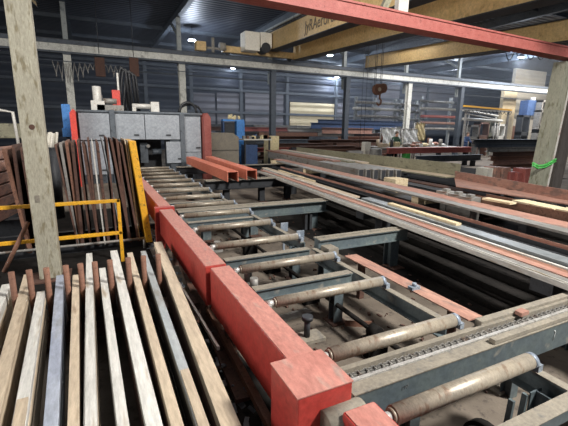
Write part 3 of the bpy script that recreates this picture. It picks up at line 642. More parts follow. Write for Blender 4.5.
bar(.64, .05, .02, .615, 8.0, 10.6, 'wood', 'wood_batten', 'pale yellow wooden batten lying at the far left end of the pile', cat='wood')
bar(.84, .04, .1, .585, .8, 11.9, 'black_steel', 'steel_angle', 'narrow blackish angle in the dark gap of the pile', angle(.06, .06, .01))  # coloured black to deepen the shaded gap between the bars
bar(1.02, .06, .09, .585, .8, 11.5, 'salmon', 'steel_angle', 'narrow salmon angle in the dark gap of the pile', angle(.05, .06, .008))
bar(1.22, .2, .03, .72, .8, 12.4, 'mill_grey', 'flat_bar', 'grey flat steel along the lower side of the broad salmon plate')
bar(1.43, .34, .03, .72, .8, 13.2, 'salmon', 'wide_plate', 'broad salmon pink plate running the whole length of the pile')
# tube bundle with open ends
for k in range(6):
    d = 1.95+.17*k; z = .62
    bm = B(); p0 = Vector(pl(d, 8.0-.1*k, z)); p1 = Vector(pl(d, 15.5, z))
    prism(bm, p0, p1, [(0, 0), (.155, 0), (.155, .26), (0, .26)]); 
    o = tag(obj('square_tube', bm, 'mill_grey', bevel=.01), 'grey square tube, %s from the left in the tube bundle' % (ords+['last'])[k], 'steel tube', 'square tubes bundled in the pile')
    bm = B(); prism(bm, p0-Vector((0.0005, .004, 0)), p0, [(.02, .02), (.135, .02), (.135, .24), (.02, .24)]); obj('open_end', bm, 'black_steel', o)
# rust plates laid over the far tubes
for k, (d, y0, y1, m) in enumerate(((2.0, 10.5, 16, 'rust'), (2.3, 10, 15.6, 'salmon'), (2.6, 9.6, 16, 'olive_steel'), (2.85, 9.2, 16.2, 'tan_steel'))):
    bar(d, .24, .04, .885, y0, y1, m, 'flat_bar', '%s flat bar lying on the grey tube bundle, %s from the left' % (['rusty', 'pinkish', 'olive', 'tan'][k], ords[k]), group='flat bars on top of the tube bundle')
# olive L and salmon L channels (run straight along the hall)
def lbar(x, y0, y1, w, h, z, m, label, name='wide_angle'):
    bm = B(); prism(bm, (x, y0, z), (x, y1, z), angle(w, h, .03)); return tag(obj(name, bm, m), label, 'steel angle', 'wide angles at the back of the pile')
q = onZ(457, 178, .8)
lbar(7.75, 6.75, 15.5, .5, .34, .72, 'olive_steel', 'wide olive grey steel angle on top at the back of the pile')
bm = B(); box(bm, 7.76, 8.2, 6.76, 15.4, .75, .754); o_ = obj('tan_flange', bm, 'tan_steel'); ang_ = [q for q in COL.objects if q.name.startswith('wide_angle')][0]; o_.parent = ang_; o_.location -= ang_.location  # tan sheet makes the upper side of the flange paler
wn, wf, fn, ff = onZ(568, 190, .88), onZ(456, 171, .88), onZ(568, 205, .68), onZ(456, 187, .68)
wn = wn-(wf-wn)*.5; fn = fn-(ff-fn)*.5; bm = B()
sec = lambda W_, F_: [Vector((F_.x, F_.y, .68)), Vector((W_.x, W_.y, .68)), Vector((W_.x, W_.y, .88)), Vector((W_.x-.03, W_.y, .88)), Vector((W_.x-.03, W_.y, .70)), Vector((F_.x, F_.y, .70))]
A = [bm.verts.new(c) for c in sec(wn, fn)]; C4 = [bm.verts.new(c) for c in sec(wf, ff)]
for i in range(6): bm.faces.new((A[i], A[(i+1) % 6], C4[(i+1) % 6], C4[i]))
bm.faces.new(A); bm.faces.new(C4[::-1])
tag(obj('wide_angle', bm, 'salmon'), 'wide salmon steel angle at the back of the pile near the right post', 'steel angle', 'wide angles at the back of the pile')
q = onZ(396, 178, .8)
bm = B(); box(bm, q.x-.18, q.x+.18, q.y-.2, q.y+.2, .62, .8); box(bm, q.x-.14, q.x+.14, q.y-.16, q.y+.16, .004, .62); tag(obj('wood_block', bm, 'wood', bevel=.01), 'pale wooden packing block in front of the square tube ends', 'block')
q0 = onZ(474, 196, .80); q1 = onZ(568, 214, .80); q1 = q1-(q0-q1)*.5
bm = B(); prism(bm, Vector((q1.x, q1.y, .64)), Vector((q0.x, q0.y, .64)), chan_up(.3, .18, .012)); tag(obj('rusty_channel', bm, 'rust'), 'dark red rusty channel with wood pieces on it at the right', 'steel channel')
for k, f_ in enumerate((.15, .6)):
    c_ = q1.lerp(q0, f_)+Vector((.15, 0, 0)); bm = B(); box(bm, c_.x-.14, c_.x+.14, c_.y-.06, c_.y+.06, .004, .638); tag(obj('support_post', bm, 'black_steel'), '%s black support post under the dark red channel' % ['nearer', 'farther'][k], 'support', 'posts under the dark red channel')
for k, (a, b, w) in enumerate((((482, 198), (510, 203), .16), ((512, 200), (554, 209), .25), ((556, 209), (585, 214), .3))):
    A_, B_ = onZ(*a, .83), onZ(*b, .83); bm = B(); prism(bm, B_-Vector((0, 0, .028)), A_-Vector((0, 0, .028)), rect(w, .03))
    tag(obj('wood_batten', bm, 'wood'), '%s pale wooden batten on the dark red channel' % ['farthest', 'middle', 'nearest'][k], 'wood', 'wooden battens on the dark red channel')
# grey clamp pieces on the pile
for k, (px, py) in enumerate(((446, 193), (458, 196), (470, 199))):
    p = onZ(px, py, .76); bm = B(); box(bm, p.x-.12, p.x+.12, p.y-.12, p.y+.12, .004, .8); box(bm, p.x-.05, p.x+.06, p.y-.05, p.y+.05, .8, .84)
    tag(obj('steel_offcut', bm, 'mill_grey', bevel=.008), '%s of three small grey steel offcuts in the gap of the pile' % ['left', 'middle', 'right'][k], 'offcut', 'grey offcuts in the pile gap')
for k in range(6):  # dark girders added to fill the gap of the pile with darkness
    x = 5.75+.48*k; m = ['black_steel', 'rust_dark', 'oil_shade_black'][k % 3]
    bm = B(); prism(bm, (x-.12, 5.3, .006), (x+.2, 8.85, .006), ibeam(.34, .52, .04, .06)); tag(obj('filler_girder', bm, m), '%s filler girder darkening the gap behind the salmon plate, %s from left' % (['black', 'dark brown', 'deep black'][k % 3], ords[k]), 'girder', 'filler girders darkening the gap of the pile')
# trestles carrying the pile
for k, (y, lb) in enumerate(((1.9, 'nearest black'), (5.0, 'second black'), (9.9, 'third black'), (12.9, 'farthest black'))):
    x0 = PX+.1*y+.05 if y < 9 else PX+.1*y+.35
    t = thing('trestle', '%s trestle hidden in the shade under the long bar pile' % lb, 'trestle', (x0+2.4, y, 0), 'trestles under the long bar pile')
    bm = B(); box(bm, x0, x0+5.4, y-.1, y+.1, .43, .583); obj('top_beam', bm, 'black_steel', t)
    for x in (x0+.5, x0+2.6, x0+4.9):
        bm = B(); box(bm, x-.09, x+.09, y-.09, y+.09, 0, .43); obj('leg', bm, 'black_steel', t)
# packing under the raised bars
for k, y in enumerate((1.9, 5.0, 9.9, 12.9)):
    bm = B(); box(bm, pl(1.24, y, 0)[0], pl(1.74, y, 0)[0], y-.08, y+.08, .584, .718); tag(obj('packing_strip', bm, 'wood'), '%s wooden packing strip on the trestle under the broad salmon plate' % ['nearest', 'second', 'third', 'farthest'][k], 'wood', 'packing strips on the trestles')
for k, y in enumerate((5.0, 3.2, 9.9, 12.9)):
    bm = B(); box(bm, 7.6, 8.7, y-.1, y+.1, 0 if y == 3.2 else .584, .70 if y < 6 else .738); tag(obj('packing_block', bm, 'rust_dark', bevel=.01), '%s dark packing block under the wide angles' % ['second', 'nearest', 'third', 'farthest'][k], 'block', 'packing blocks under the wide angles')
for k, y in enumerate((9.9, 12.9)):
    bm = B(); box(bm, pl(1.93, y, 0)[0], pl(3.0, y, 0)[0], y-.08, y+.08, .584, .618); tag(obj('packing_strip', bm, 'wood'), '%s thin wooden packing strip under the square tube bundle' % ['nearer', 'farther'][k], 'wood', 'packing strips on the trestles')
# flat steels lying on the floor below the pile
for k in range(7):  # bars blackened to carry the shade below the pile
    x = 3.6+.42*k; bm = B(); prism(bm, (x, 1.6+.2*k, 0), (x+.5, 8.5, 0), rect(.2, .05+.03*(k % 3)))
    tag(obj('floor_bar', bm, 'oil_shade_black', bevel=0), 'dark flat steel on the floor under the pile, %s from the left' % (ords+['seventh'])[k], 'steel bar', 'dark bars on the floor under the pile')

# ------------------------------------------------------------------ flat bar stacks, front left
stub_x = [-.67, -.55, -.43, -.29, -.18, -.07, .05, .20, .33, .46]
t = thing('stub_rack', 'low bar rack with a row of ten rusty upright pipe stubs', 'rack', (-.1, 3.55, 0))
bm = B(); box(bm, -1.7, .8, 3.42, 3.68, .08, .22); obj('cross_beam', bm, 'rust_dark', t)
bm = B(); box(bm, -1.7, .8, 1.3, 1.5, .08, .22); obj('cross_beam', bm, 'rust_dark', t)
for x in (-1.4, -.5, .7):
    bm = B(); box(bm, x-.1, x+.1, 3.45, 3.65, 0, .08); obj('foot', bm, 'rust_dark', t)
    bm = B(); box(bm, x-.1, x+.1, 1.32, 1.48, 0, .08); obj('foot', bm, 'rust_dark', t)
for x in stub_x:
    bm = B(); cyl(bm, (x, 3.56, .22), (x, 3.56, .71), .023, 16); obj('pipe_stub', bm, 'rust', t, bevel=0)
# stack: centre x at y=3.6 and at y=1.75, width, far y, layers, materials
ST = [(-.77, -.70, .06, 3.9, 4, ['pale_steel', 'tan_steel'], 'outermost left of the bar stacks'),
      (-.62, -.53, .062, 4.1, 6, ['tan_steel', 'tan_steel'], 'between the first and second pipe stub'),
      (-.49, -.408, .052, 3.6, 6, ['pale_steel', 'tan_steel'], 'between the second and third pipe stub'),
      (-.36, -.28, .055, 3.95, 4, ['blue_steel', 'blue_steel'], 'between the third and fourth pipe stub'),
      (-.235, -.187, .045, 3.9, 4, ['tan_steel', 'rust_dark'], 'between the fourth and fifth pipe stub'),
      (-.125, -.115, .052, 4.55, 4, ['pale_steel', 'tan_steel'], 'between the fifth and sixth pipe stub'),
      (-.01, .018, .05, 4.0, 4, ['pale_steel', 'mill_grey'], 'between the sixth and seventh pipe stub'),
      (.125, .148, .065, 4.55, 4, ['pale_steel', 'rust_dark'], 'between the seventh and eighth pipe stub'),
      (.265, .25, .05, 4.4, 4, ['tan_steel', 'rust_dark'], 'between the eighth and ninth pipe stub'),
      (.395, .36, .05, 4.4, 4, ['mill_blue', 'black_steel'], 'between the ninth and tenth pipe stub'),
      (.565, .485, .08, 4.7, 4, ['tan_steel', 'rust_dark'], 'right of the last pipe stub')]
lay_n = ['top', 'second', 'third', 'fourth', 'fifth', 'sixth']
for xf, xn, w0_, yf, nl, ms, where in ST:
    hh = (.5-.22)/nl
    for L_ in range(nl):
        z = .5-hh*(L_+1); dx = random.uniform(-.003, .003)
        k = (xf-xn)/(3.6-1.75)
        yn = .9; y1 = yf-random.uniform(0, .12)*(L_ > 0)
        w = w0_*1.12; x0 = xn+k*(yn-1.75)-w/2+dx; x1 = xn+k*(y1-1.75)-w/2+dx
        bm = B(); prism(bm, (x0, yn, z+.001), (x1, y1, z+.001), rect(w, hh-.003))
        tag(obj('flat_steel_bar', bm, ms[0] if L_ == 0 else ms[1], bevel=.002), '%s bar of the flat bar stack %s' % (lay_n[L_], where), 'steel bar', 'stacks of long flat bars at the front left')
# short pieces resting on top of stacks
def onstack(name, i, ya, yb, m, label, w=None, h=.012):
    xf, xn, w0, *_ = ST[i]; w = w or w0*.96; k = (xf-xn)/1.85
    bm = B(); prism(bm, (xn+k*(ya-1.75)-w/2, ya, .5), (xn+k*(yb-1.75)-w/2, yb, .5), rect(w, h)); tag(obj(name, bm, m, bevel=.001), label, 'steel bar', 'short bars on the flat bar stacks')
onstack('short_bar', 2, 1.0, 2.1, 'tan_steel', 'short tan bar lying on the stack between the second and third stub')
onstack('short_bar', 5, 1.0, 3.05, 'pale_steel', 'pale bar lying on the stack between the fifth and sixth stub')
onstack('short_bar', 6, 1.0, 3.0, 'pale_steel', 'pale bar lying on the stack between the sixth and seventh stub')
onstack('short_bar', 9, 1.0, 2.0, 'tan_steel', 'tan bar lying on the stack between the ninth and tenth stub')
# brown loose bars and litter between stacks and red covers
def floorbar(a, b, z, w, h, m, label, name='loose_bar'):
    A_, B_ = onZ(*a, z+h), onZ(*b, z+h); A_.z = B_.z = z
    bm = B(); prism(bm, A_, B_, rect(w, h)); tag(obj(name, bm, m), label, 'steel bar', 'loose bars beside the red covers')
floorbar((268, 426), (205, 305), .12, .05, .05, 'rust', 'reddish brown bar lying right beside the red covers')
floorbar((236, 400), (178, 262), .06, .14, .03, 'rust_dark', 'flat dark brown bar beside the reddish one')
floorbar((250, 440), (165, 300), .02, .3, .03, 'oil_shade_black', 'broad black plate on the floor beside the red covers')
floorbar((217, 347), (178, 282), .25, .02, .03, 'pale_steel', 'thin pale strip beside the wide tan stack')
for k, (x0, y) in enumerate(((.6, 1.6), (.6, 2.6), (.62, 3.4))):
    bm = B(); box(bm, .5, .8, y-.05, y+.05, 0, .06 if k else .115); tag(obj('support_block', bm, 'rust_dark'), '%s dark block under the loose brown bars' % ['near', 'middle', 'far'][k], 'block')
# scrap along the foot of the covers
bm = B()
for i in range(160):
    y = random.uniform(1.3, 7.5); x = .72+random.uniform(-.07, .1); s = random.uniform(.01, .045); z = .02+random.uniform(0, .1)
    a = random.uniform(0, 3); prism(bm, (x, y, z), (x+s*math.cos(a)*1.5, y+s*math.sin(a)*2, z+random.uniform(-.01, .03)), rect(s, .006))
tag(obj('metal_scrap', bm, 'machine_dark'), 'crumpled metal scrap and strips along the foot of the red covers', 'scrap', kind='stuff')
bm = B()
for i in range(420):
    x = random.uniform(1.15, 3.6); y = random.uniform(1.5, 9); s = random.uniform(.008, .028); a = random.uniform(0, 3)
    prism(bm, (x, y, 0), (x+s*2*math.cos(a), y+s*2*math.sin(a), random.uniform(0, .01)), rect(s, random.uniform(.006, .02)))
tag(obj('floor_litter', bm, 'rust_dark'), 'steel chips and litter scattered on the dusty floor under the rollers', 'litter', kind='stuff')
# large floor plates / offcuts seen between the rollers
for k, (px, py, w, d, m) in enumerate(((290, 318, .5, .12, 'mill_grey'), (262, 240, .3, .2, 'mill_grey'), (250, 225, .3, .2, 'tan_steel'), (470, 372, .25, .12, 'rust'), (300, 300, .35, .05, 'rust_dark'), (508, 380, .5, .2, 'grey_dusty'))):
    p = onZ(px, py, 0); bm = B(); prism(bm, (p.x-w/2, p.y, 0), (p.x+w/2, p.y+.05, 0), [(-d/2, 0), (d/2, 0), (d/2, .015), (-d/2, .015)])
    tag(obj('floor_plate', bm, m), '%s loose plate on the floor under the conveyor' % ['long grey', 'farther grey', 'farthest tan', 'rust red', 'narrow dark', 'dusty broad'][k], 'plate', 'loose plates under the conveyor')

bm = B(); box(bm, -3.2, .66, 3.75, 9.6, 0, .004); tag(obj('shade_mat', bm, 'oil_shade_black'), 'added black mat standing for shade on the floor under the plate rack', 'mat')  # black sheets laid over the floor to stand for shade
bm = B(); box(bm, 3.25, 13.5, 2.2, 8.95, 0, .004); tag(obj('shade_mat', bm, 'oil_shade_black'), 'added black mat standing for shade on the floor under the long bar pile', 'mat')
bm = B(); box(bm, 6.2, 17.5, 9.0, 14.3, 0, .004); tag(obj('shade_mat', bm, 'oil_shade_black'), 'added black mat standing for shade on the floor behind the long bar pile', 'mat')
# ------------------------------------------------------------------ yellow guard rail
t = thing('guard_rail', 'yellow two-bar guard rail behind the left post', 'railing', (-.5, 5.62, 0))
for z in (.85, .40):
    bm = B(); box(bm, -2.2, .27, 5.6, 5.645, z, z+.045); obj('rail', bm, 'yellow_paint', t, bevel=.006)
for x in (.225, -1.5):
    bm = B(); box(bm, x, x+.045, 5.6, 5.645, 0, .895); obj('post', bm, 'yellow_paint', t, bevel=.006)

# ------------------------------------------------------------------ rack of upright plates
t = thing('plate_rack', 'low black rack frame holding the upright steel plates', 'rack', (-.3, 6.8, 0))
for y in (6.35, 7.3):
    bm = B(); box(bm, -1.75, .95, y-.05, y+.05, .0, .1); obj('base_beam', bm, 'black_steel', t)
bm = B(); cyl(bm, (-1.75, 6.15, .16), (.62, 6.15, .16), .02, 10); cyl(bm, (-1.7, 6.15, 0), (-1.7, 6.15, .16), .02, 8); cyl(bm, (.6, 6.15, 0), (.6, 6.15, .16), .02, 8); obj('front_bar', bm, 'mill_grey', t)
tips = [(3, 150, 'rust', .05), (12, 146, 'rust_dark', .04), (20, 148, 'rust', .03), (55, 145, 'rust_dark', .03), (60, 143, 'mill_grey', .045), (66, 142, 'rust', .05), (72, 143, 'rust', .05), (77.5, 139, 'rust_dark', .035),
        (83, 143, 'rust', .05), (88, 138, 'rust_dark', .035), (92, 141, 'pale_steel', .025), (97, 141, 'rust', .05), (102, 139, 'mill_blue', .02), (106.5, 138, 'rust_dark', .03),
        (111, 139, 'rust', .045), (117, 140, 'rust_dark', .045), (121, 142, 'rust', .04), (125, 139, 'tan_steel', .02), (127.5, 140, 'pale_steel', .012)]
ordn = ['first', 'second', 'third', 'fourth', 'fifth', 'sixth', 'seventh', 'eighth', 'ninth', 'tenth', 'eleventh', 'twelfth', 'thirteenth', 'fourteenth', 'fifteenth', 'sixteenth', 'seventeenth', 'eighteenth', 'nineteenth']
cn = {'rust': 'red brown', 'rust_dark': 'dark brown', 'mill_grey': 'grey', 'pale_steel': 'whitish', 'mill_blue': 'blue grey', 'tan_steel': 'tan'}
for i, (px, py, m, th) in enumerate(tips):
    th *= .78; m = 'rust_dark' if (m == 'rust' and i % 5) else m; p = onY(px, py+random.uniform(-1.5, 1.5), 6.2); lean = random.uniform(.0, .17); zt_ = p.z; L0 = random.uniform(.9, 1.2)
    bm = B(); y0 = 6.2+random.uniform(0, .05)
    prof = [(y0, .1), (y0+L0, .1), (y0+L0, zt_-.1), (y0+L0-.12, zt_), (y0+.04, zt_), (y0, zt_-.04)]
    A = [bm.verts.new((p.x-th/2+lean*(1-(z-.1)/(zt_-.1))+.0, y, z)) for y, z in prof]; C3 = [bm.verts.new((v.co.x+th*(1 if z < zt_-.03 else .6), v.co.y, v.co.z)) for v, (y, z) in zip(A, prof)]
    for k in range(6): bm.faces.new((A[k], A[(k+1) % 6], C3[(k+1) % 6], C3[k]))
    bm.faces.new(A[::-1]); bm.faces.new(C3)
    tag(obj('upright_plate', bm, m), '%s upright steel plate, %s from the left in the plate rack' % (cn[m], ordn[i]), 'steel plate', 'plates standing in the rack')
# yellow end plate of the rack
p0, p1 = onY(131, 141, 6.15), onY(148, 237, 6.15)
bm = B(); v = []
for y in (6.1, 7.2):
    for dx in (-.03, .06): v.append((p0.x+dx, y, p0.z)); v.append((p1.x+dx, y, .1))
vs = [bm.verts.new(c) for c in v]   # 0 top l near,1 bot l near,2 top r near,3 bot r near,4.. far
for f in ((0, 1, 3, 2), (4, 6, 7, 5), (0, 4, 5, 1), (2, 3, 7, 6), (0, 2, 6, 4), (1, 5, 7, 3)): bm.faces.new([vs[i] for i in f])
tag(obj('yellow_end_plate', bm, 'yellow_paint', bevel=.004), 'yellow leaning upright at the right end of the plate rack', 'upright')
# brace bar leaning left of the post
bm = B(); a, b = onY(4, 272, 5.5), onY(28, 222, 5.5); a.z = max(a.z, .03)
cyl(bm, (a.x, 5.5, a.z), (b.x, 5.5, b.z), .025, 10); tag(obj('leaning_bar', bm, 'rust'), 'brown bar leaning behind the yellow guard rail left of the post', 'bar')
# pinkish bundle stacked at the far left
for k in range(6):
    bm = B(); z = .3+.2*k; prism(bm, (-1.75, 7.6, z), (-1.35, 9.5, z), [(0, 0), (.28, 0), (.28, .17), (0, .17)])
    tag(obj('pink_profile', bm, 'salmon', bevel=.01), 'pinkish steel profile with pale edges, %s from the bottom of the far left stack' % ordn[k], 'steel profile', 'pinkish profiles at the far left')
bm = B(); box(bm, -1.85, -1.1, 7.7, 7.9, 0, .29); box(bm, -1.7, -.9, 9.0, 9.2, 0, .29); tag(obj('support_beam', bm, 'black_steel'), 'black support under the far left pinkish profiles', 'support')
# things far left
p = onY(10, 125, 13); t = thing('green_frame', 'pale green machine frame at the far left edge', 'frame', (p.x, 13, 0))
bm = B(); box(bm, p.x-1.2, p.x+.35, 13, 13.4, 1.5, 1.9); obj('tank', bm, 'olive_steel', t, bevel=.03)
bm = B(); tube(bm, [(p.x-.8, 13, 1.9), (p.x-.8, 13, 2.25), (p.x-.2, 13, 2.25), (p.x+.1, 13, 2.2), (p.x+.15, 13, 1.0)], .04); obj('pipe', bm, 'pale_steel', t)
for x in (p.x-1.1, p.x+.25):
    bm = B(); box(bm, x-.05, x+.05, 13.1, 13.3, 0, 1.5); obj('leg', bm, 'olive_steel', t)
p = onY(50, 140, 9); bm = B()
for i in range(24): 
    a = random.uniform(0, 6.28); r = random.uniform(0, .12); cyl(bm, (p.x+r*math.cos(a), 9+r*math.sin(a), p.z-.15), (p.x+1.2*r*math.cos(a+.5), 9+r*math.sin(a), p.z+random.uniform(.0, .18)), .025, 6)
t = thing('flower_bin', 'crumpled white paper heap on a stand right of the left post', 'paper', (p.x, 9, 0))
obj('paper_heap', bm, 'paper', t)
bm = B(); cyl(bm, (p.x, 9, 0), (p.x, 9, p.z-.14), .12, 14); obj('bin', bm, 'black_steel', t)

# ------------------------------------------------------------------ middle distance clutter between column rows
cols_m = ['rust', 'rust_dark', 'salmon', 'black_steel', 'black_steel', 'mill_grey', 'rust_dark', 'rust_dark', 'girder_red', 'col_dark', 'pale_steel']
ordn_pre = 0
cc = {'pale_steel': 'whitish', 'rust': 'rust brown', 'rust_dark': 'dark brown', 'salmon': 'salmon', 'black_steel': 'black', 'navy_paint': 'navy', 'mill_grey': 'grey', 'girder_red': 'red', 'col_dark': 'slate'}
k = 0
rows = [(17.9, 8.6, 14.2, 1.0, 5), (19.2, 7.5, 16, 1.3, 6), (22.0, 6.2, 21, 1.65, 7), (25.2, 6.5, 21.5, 1.95, 7), (28.5, 7, 24, 2.15, 7)]
for ri, (y, xa, xb, ht, nl) in enumerate(rows):
    for l in range(nl):
        x = xa+random.uniform(0, 1.0); j = 0
        while x < xb:
            w = random.uniform(2.0, 4.2); h = ht/nl*.92; z = ht/nl*l
            if x+w > xb+1: break
            m = random.choice(cols_m)
            bm = B(); prism(bm, (x, y, z+.001), (x+w, y, z+.001), [(-.2, 0), (.2, 0), (.2, h), (-.2, h)] if random.random() < .5 else ibeam(.4, h, .03, .02))
            tag(obj('stored_profile', bm, m), '%s steel profile, %s layer up, %s from the left, %s background row' % (cc[m], ordn[l], ordn[j], ordn[ri]), 'steel profile', 'steel profiles stacked in the background row %s' % ordn[ri])
            x += w+random.uniform(.02, .15); j += 1
            if random.random() < .12 and l > 1: x += .8
# purple-blue long profiles on top (px 310-400, y 122-130)
for k_, (pa, pb, py, m, y) in enumerate(((311, 395, 126, 'navy_paint', 22.4), (322, 372, 131, 'salmon', 21.8), (318, 402, 122.5, 'navy_paint', 24))):
    a, b = onY(pa, py, y), onY(pb, py, y); bm = B(); prism(bm, (a.x, y, a.z-.16), (b.x, y, a.z-.16), ibeam(.3, .38, .03, .03))
    tag(obj('long_profile', bm, m), '%s long profile lying across the background stacks' % ['nearer navy', 'pinkish', 'farther navy'][k_], 'steel profile', 'long profiles across the stacks')
# white tarpaulins and table with red beam
t = thing('work_table', 'red edged work table with a green leg in the middle distance', 'table', (16, 15.5, 0))
a, b = onY(388, 150, 15), onY(470, 149, 15)
bm = B(); prism(bm, (a.x, 15, .72), (b.x, 15, .72), ibeam(.3, .28, .04, .16)); obj('front_beam', bm, 'girder_red', t)
bm = B(); box(bm, a.x, b.x, 15.15, 17.2, .94, 1.0); obj('top_plate', bm, 'mill_grey', t)
g = onY(406, 155, 14.95); bm = B(); box(bm, g.x-.14, g.x+.14, 14.8, 15.1, 0, .72); obj('leg', bm, 'green_paint', t)['label'] = 'bright green leg'
for x in (a.x+.2, b.x-.2): 
    for y in (15.1, 17):
        bm = B(); box(bm, x-.1, x+.1, y-.1, y+.1, 0, .72); obj('leg', bm, 'black_steel', t)
bm = B(); prism(bm, (a.x+1.4, 14.5, .3), (b.x+.3, 14.5, .3), ibeam(.25, .32, .03, .03)); tag(obj('slate_beam', bm, 'col_dark'), 'slate grey beam lying below the red edged work table', 'steel beam')
bm = B(); box(bm, a.x+1.8, a.x+2.0, 14.4, 14.6, 0, .3); tag(obj('beam_chock', bm, 'black_steel'), 'black chock under the left end of the slate grey beam', 'chock'); bm = B(); box(bm, b.x-.4, b.x-.2, 14.4, 14.6, 0, .3); tag(obj('beam_chock', bm, 'black_steel'), 'black chock under the right end of the slate grey beam', 'chock')
def cloth(px0, px1, pyt, pyb, y, m, label):
    a, b = onY(px0, pyt, y), onY(px1, pyb, y); bm = B(); nx, nz = 24, 10; g = []
    for j in range(nz+1):
        g.append([bm.verts.new((a.x+(b.x-a.x)*i/nx, y+.06*math.sin(i*1.7)+.05*math.sin(j+i*.6)-.18*(1-j/nz), a.z+(b.z-a.z)*(1-j/nz)-.05*math.sin(i*.8)*(j == nz))) for i in range(nx+1)])
    for j in range(nz):
        for i in range(nx): bm.faces.new((g[j][i], g[j][i+1], g[j+1][i+1], g[j+1][i]))
    bmesh.ops.solidify(bm, geom=bm.faces[:], thickness=.02)
    for f in bm.faces: f.smooth = True
    t = thing('welding_curtain', label, 'curtain', ((a.x+b.x)/2, y, 0), 'pale curtains behind the work table')
    obj('sheet', bm, m, t)
    bm = B(); cyl(bm, (a.x, y+.1, a.z), (b.x, y+.1, a.z), .03, 8); cyl(bm, (a.x, y+.1, 0), (a.x, y+.1, a.z), .03, 8); cyl(bm, (b.x, y+.1, 0), (b.x, y+.1, a.z), .03, 8); obj('frame', bm, 'mill_grey', t)
cloth(382, 399, 128, 145, 17.6, 'tarp', 'left white sheet screen behind the red edged work table')
cloth(403, 416, 129, 145, 17.6, 'tarp', 'middle white sheet screen with dark blots behind the work table')
cloth(416, 423, 123, 141, 17.9, 'cream', 'cream coloured screen right of the white sheets')
p = onY(368, 146, 16); bm = B(); box(bm, p.x-.25, p.x+.1, 15.9, 16.2, .8, 1.25); box(bm, p.x-.2, p.x+.05, 15.95, 16.1, 0, .8); tag(obj('white_box', bm, 'paper'), 'small white box on a stand left of the white screens', 'box')
p = onY(376, 148, 14.5); bm = B(); cyl(bm, (p.x, 14.5, 0), (p.x, 14.5, 1.0), .28, 18); tag(obj('steel_drum', bm, 'mill_grey', bevel=.02), 'grey steel drum left of the red edged work table', 'drum')
# clutter on work table
kinds = [('tool_case', 'box'), ('canister', 'canister'), ('cloth_bundle', 'bundle')]
xs0, xs1 = a.x+.3, b.x-.2
place = ['at the left end', 'beside the person', 'left of the middle', 'at the middle', 'right of the middle', 'near the right end', 'at the right end']
for i in range(30):
    x = xs0+(xs1-xs0)*(i+random.random()*.6)/30; y = 15.5+random.random()*1.3; s = random.uniform(.08, .2); kd = random.randrange(3); bm = B()
    if kd == 0: box(bm, x-s, x+s, y-s, y+s, 1.0, 1.0+s*1.2)
    elif kd == 1: cyl(bm, (x, y, 1.0), (x, y, 1.0+s*2.2), s*.5, 12)
    else:
        bmesh.ops.create_icosphere(bm, subdivisions=2, radius=s); 
        for v in bm.verts: v.co = Vector((v.co.x*1.4, v.co.y, v.co.z*.6))*(1+.15*random.uniform(-1, 1))+Vector((x, y, 1.0+s*.62))
    mm = random.choice(['paper', 'tarp', 'salmon', 'mill_grey', 'rust', 'cream', 'black_steel', 'tan_steel'])
    cw = {'paper': 'cream white', 'tarp': 'white', 'salmon': 'salmon', 'mill_grey': 'grey', 'rust': 'brown', 'cream': 'yellowish', 'black_steel': 'black', 'tan_steel': 'tan'}[mm]
    tag(obj(kinds[kd][0], bm, mm), 'small %s %s, item %d along the red edged table from its left end' % (cw, kinds[kd][1], i+1), kinds[kd][1], 'clutter on the red edged work table')

# person in green jacket, bending at the table
def person(x, y, z, label, jacket, trousers):
    t = bpy.data.objects
    bm = B(); 
    me = bpy.data.meshes.new('person'); pts = {}
    V = [(0, 0, .95), (0, 0, 1.15), (.02, -.04, 1.38), (.03, -.08, 1.50), (.04, -.12, 1.60), (.04, -.13, 1.72),
         (-.1, 0, .9), (-.11, -.02, .5), (-.11, .02, .08), (-.11, -.12, .04), (.1, 0, .9), (.12, -.03, .5), (.12, .02, .08), (.12, -.12, .04),
         (-.19, -.05, 1.40), (-.25, -.12, 1.14), (-.22, -.34, 1.08), (-.21, -.42, 1.07), (.23, -.06, 1.40), (.28, -.15, 1.14), (.22, -.36, 1.08), (.2, -.43, 1.07)]
    E_ = [(0, 1), (1, 2), (2, 3), (3, 4), (4, 5), (0, 6), (6, 7), (7, 8), (8, 9), (0, 10), (10, 11), (11, 12), (12, 13), (2, 14), (14, 15), (15, 16), (16, 17), (2, 18), (18, 19), (19, 20), (20, 21)]
    rad = [.15, .15, .17, .06, .085, .09, .1, .07, .05, .045, .1, .07, .05, .045, .075, .055, .04, .035, .075, .055, .04, .035]
    me.from_pydata([(x+a, y+b, z+c) for a, b, c in V], E_, []); me.materials.append(MATS[jacket])
    o = bpy.data.objects.new('person', me); COL.objects.link(o)
    o.modifiers.new('s', 'SKIN'); sb = o.modifiers.new('d', 'SUBSURF'); sb.levels = 2; sb.render_levels = 2
    for i, r in enumerate(rad): me.skin_vertices[0].data[i].radius = (r, r*.8 if i < 3 else r)
    me.skin_vertices[0].data[0].use_root = True
    bpy.context.view_layer.update(); dg = bpy.context.evaluated_depsgraph_get()
    m2 = bpy.data.meshes.new_from_object(o.evaluated_get(dg)); o.modifiers.clear(); o.data = m2
    m2.materials.clear()
    for n_ in (jacket, trousers, 'skin'): m2.materials.append(MATS[n_])
    for f in m2.polygons:
        c = f.center; f.use_smooth = True
        f.material_index = 2 if (c.z-z > 1.5 or c.y < y-.38) else (1 if c.z-z < .9 else 0)
    m2.transform(Matrix.Translation((-x, -y, -z))); o.location = (x, y, z)
    bm = B(); bmesh.ops.create_uvsphere(bm, u_segments=16, v_segments=10, radius=.105)
    for v in bm.verts: v.co += Vector((x+.04, y-.09, z+1.71))
    obj('hair', bm, 'hair', o)
    return tag(o, label, 'person')
p = onY(396, 140, 17.6)
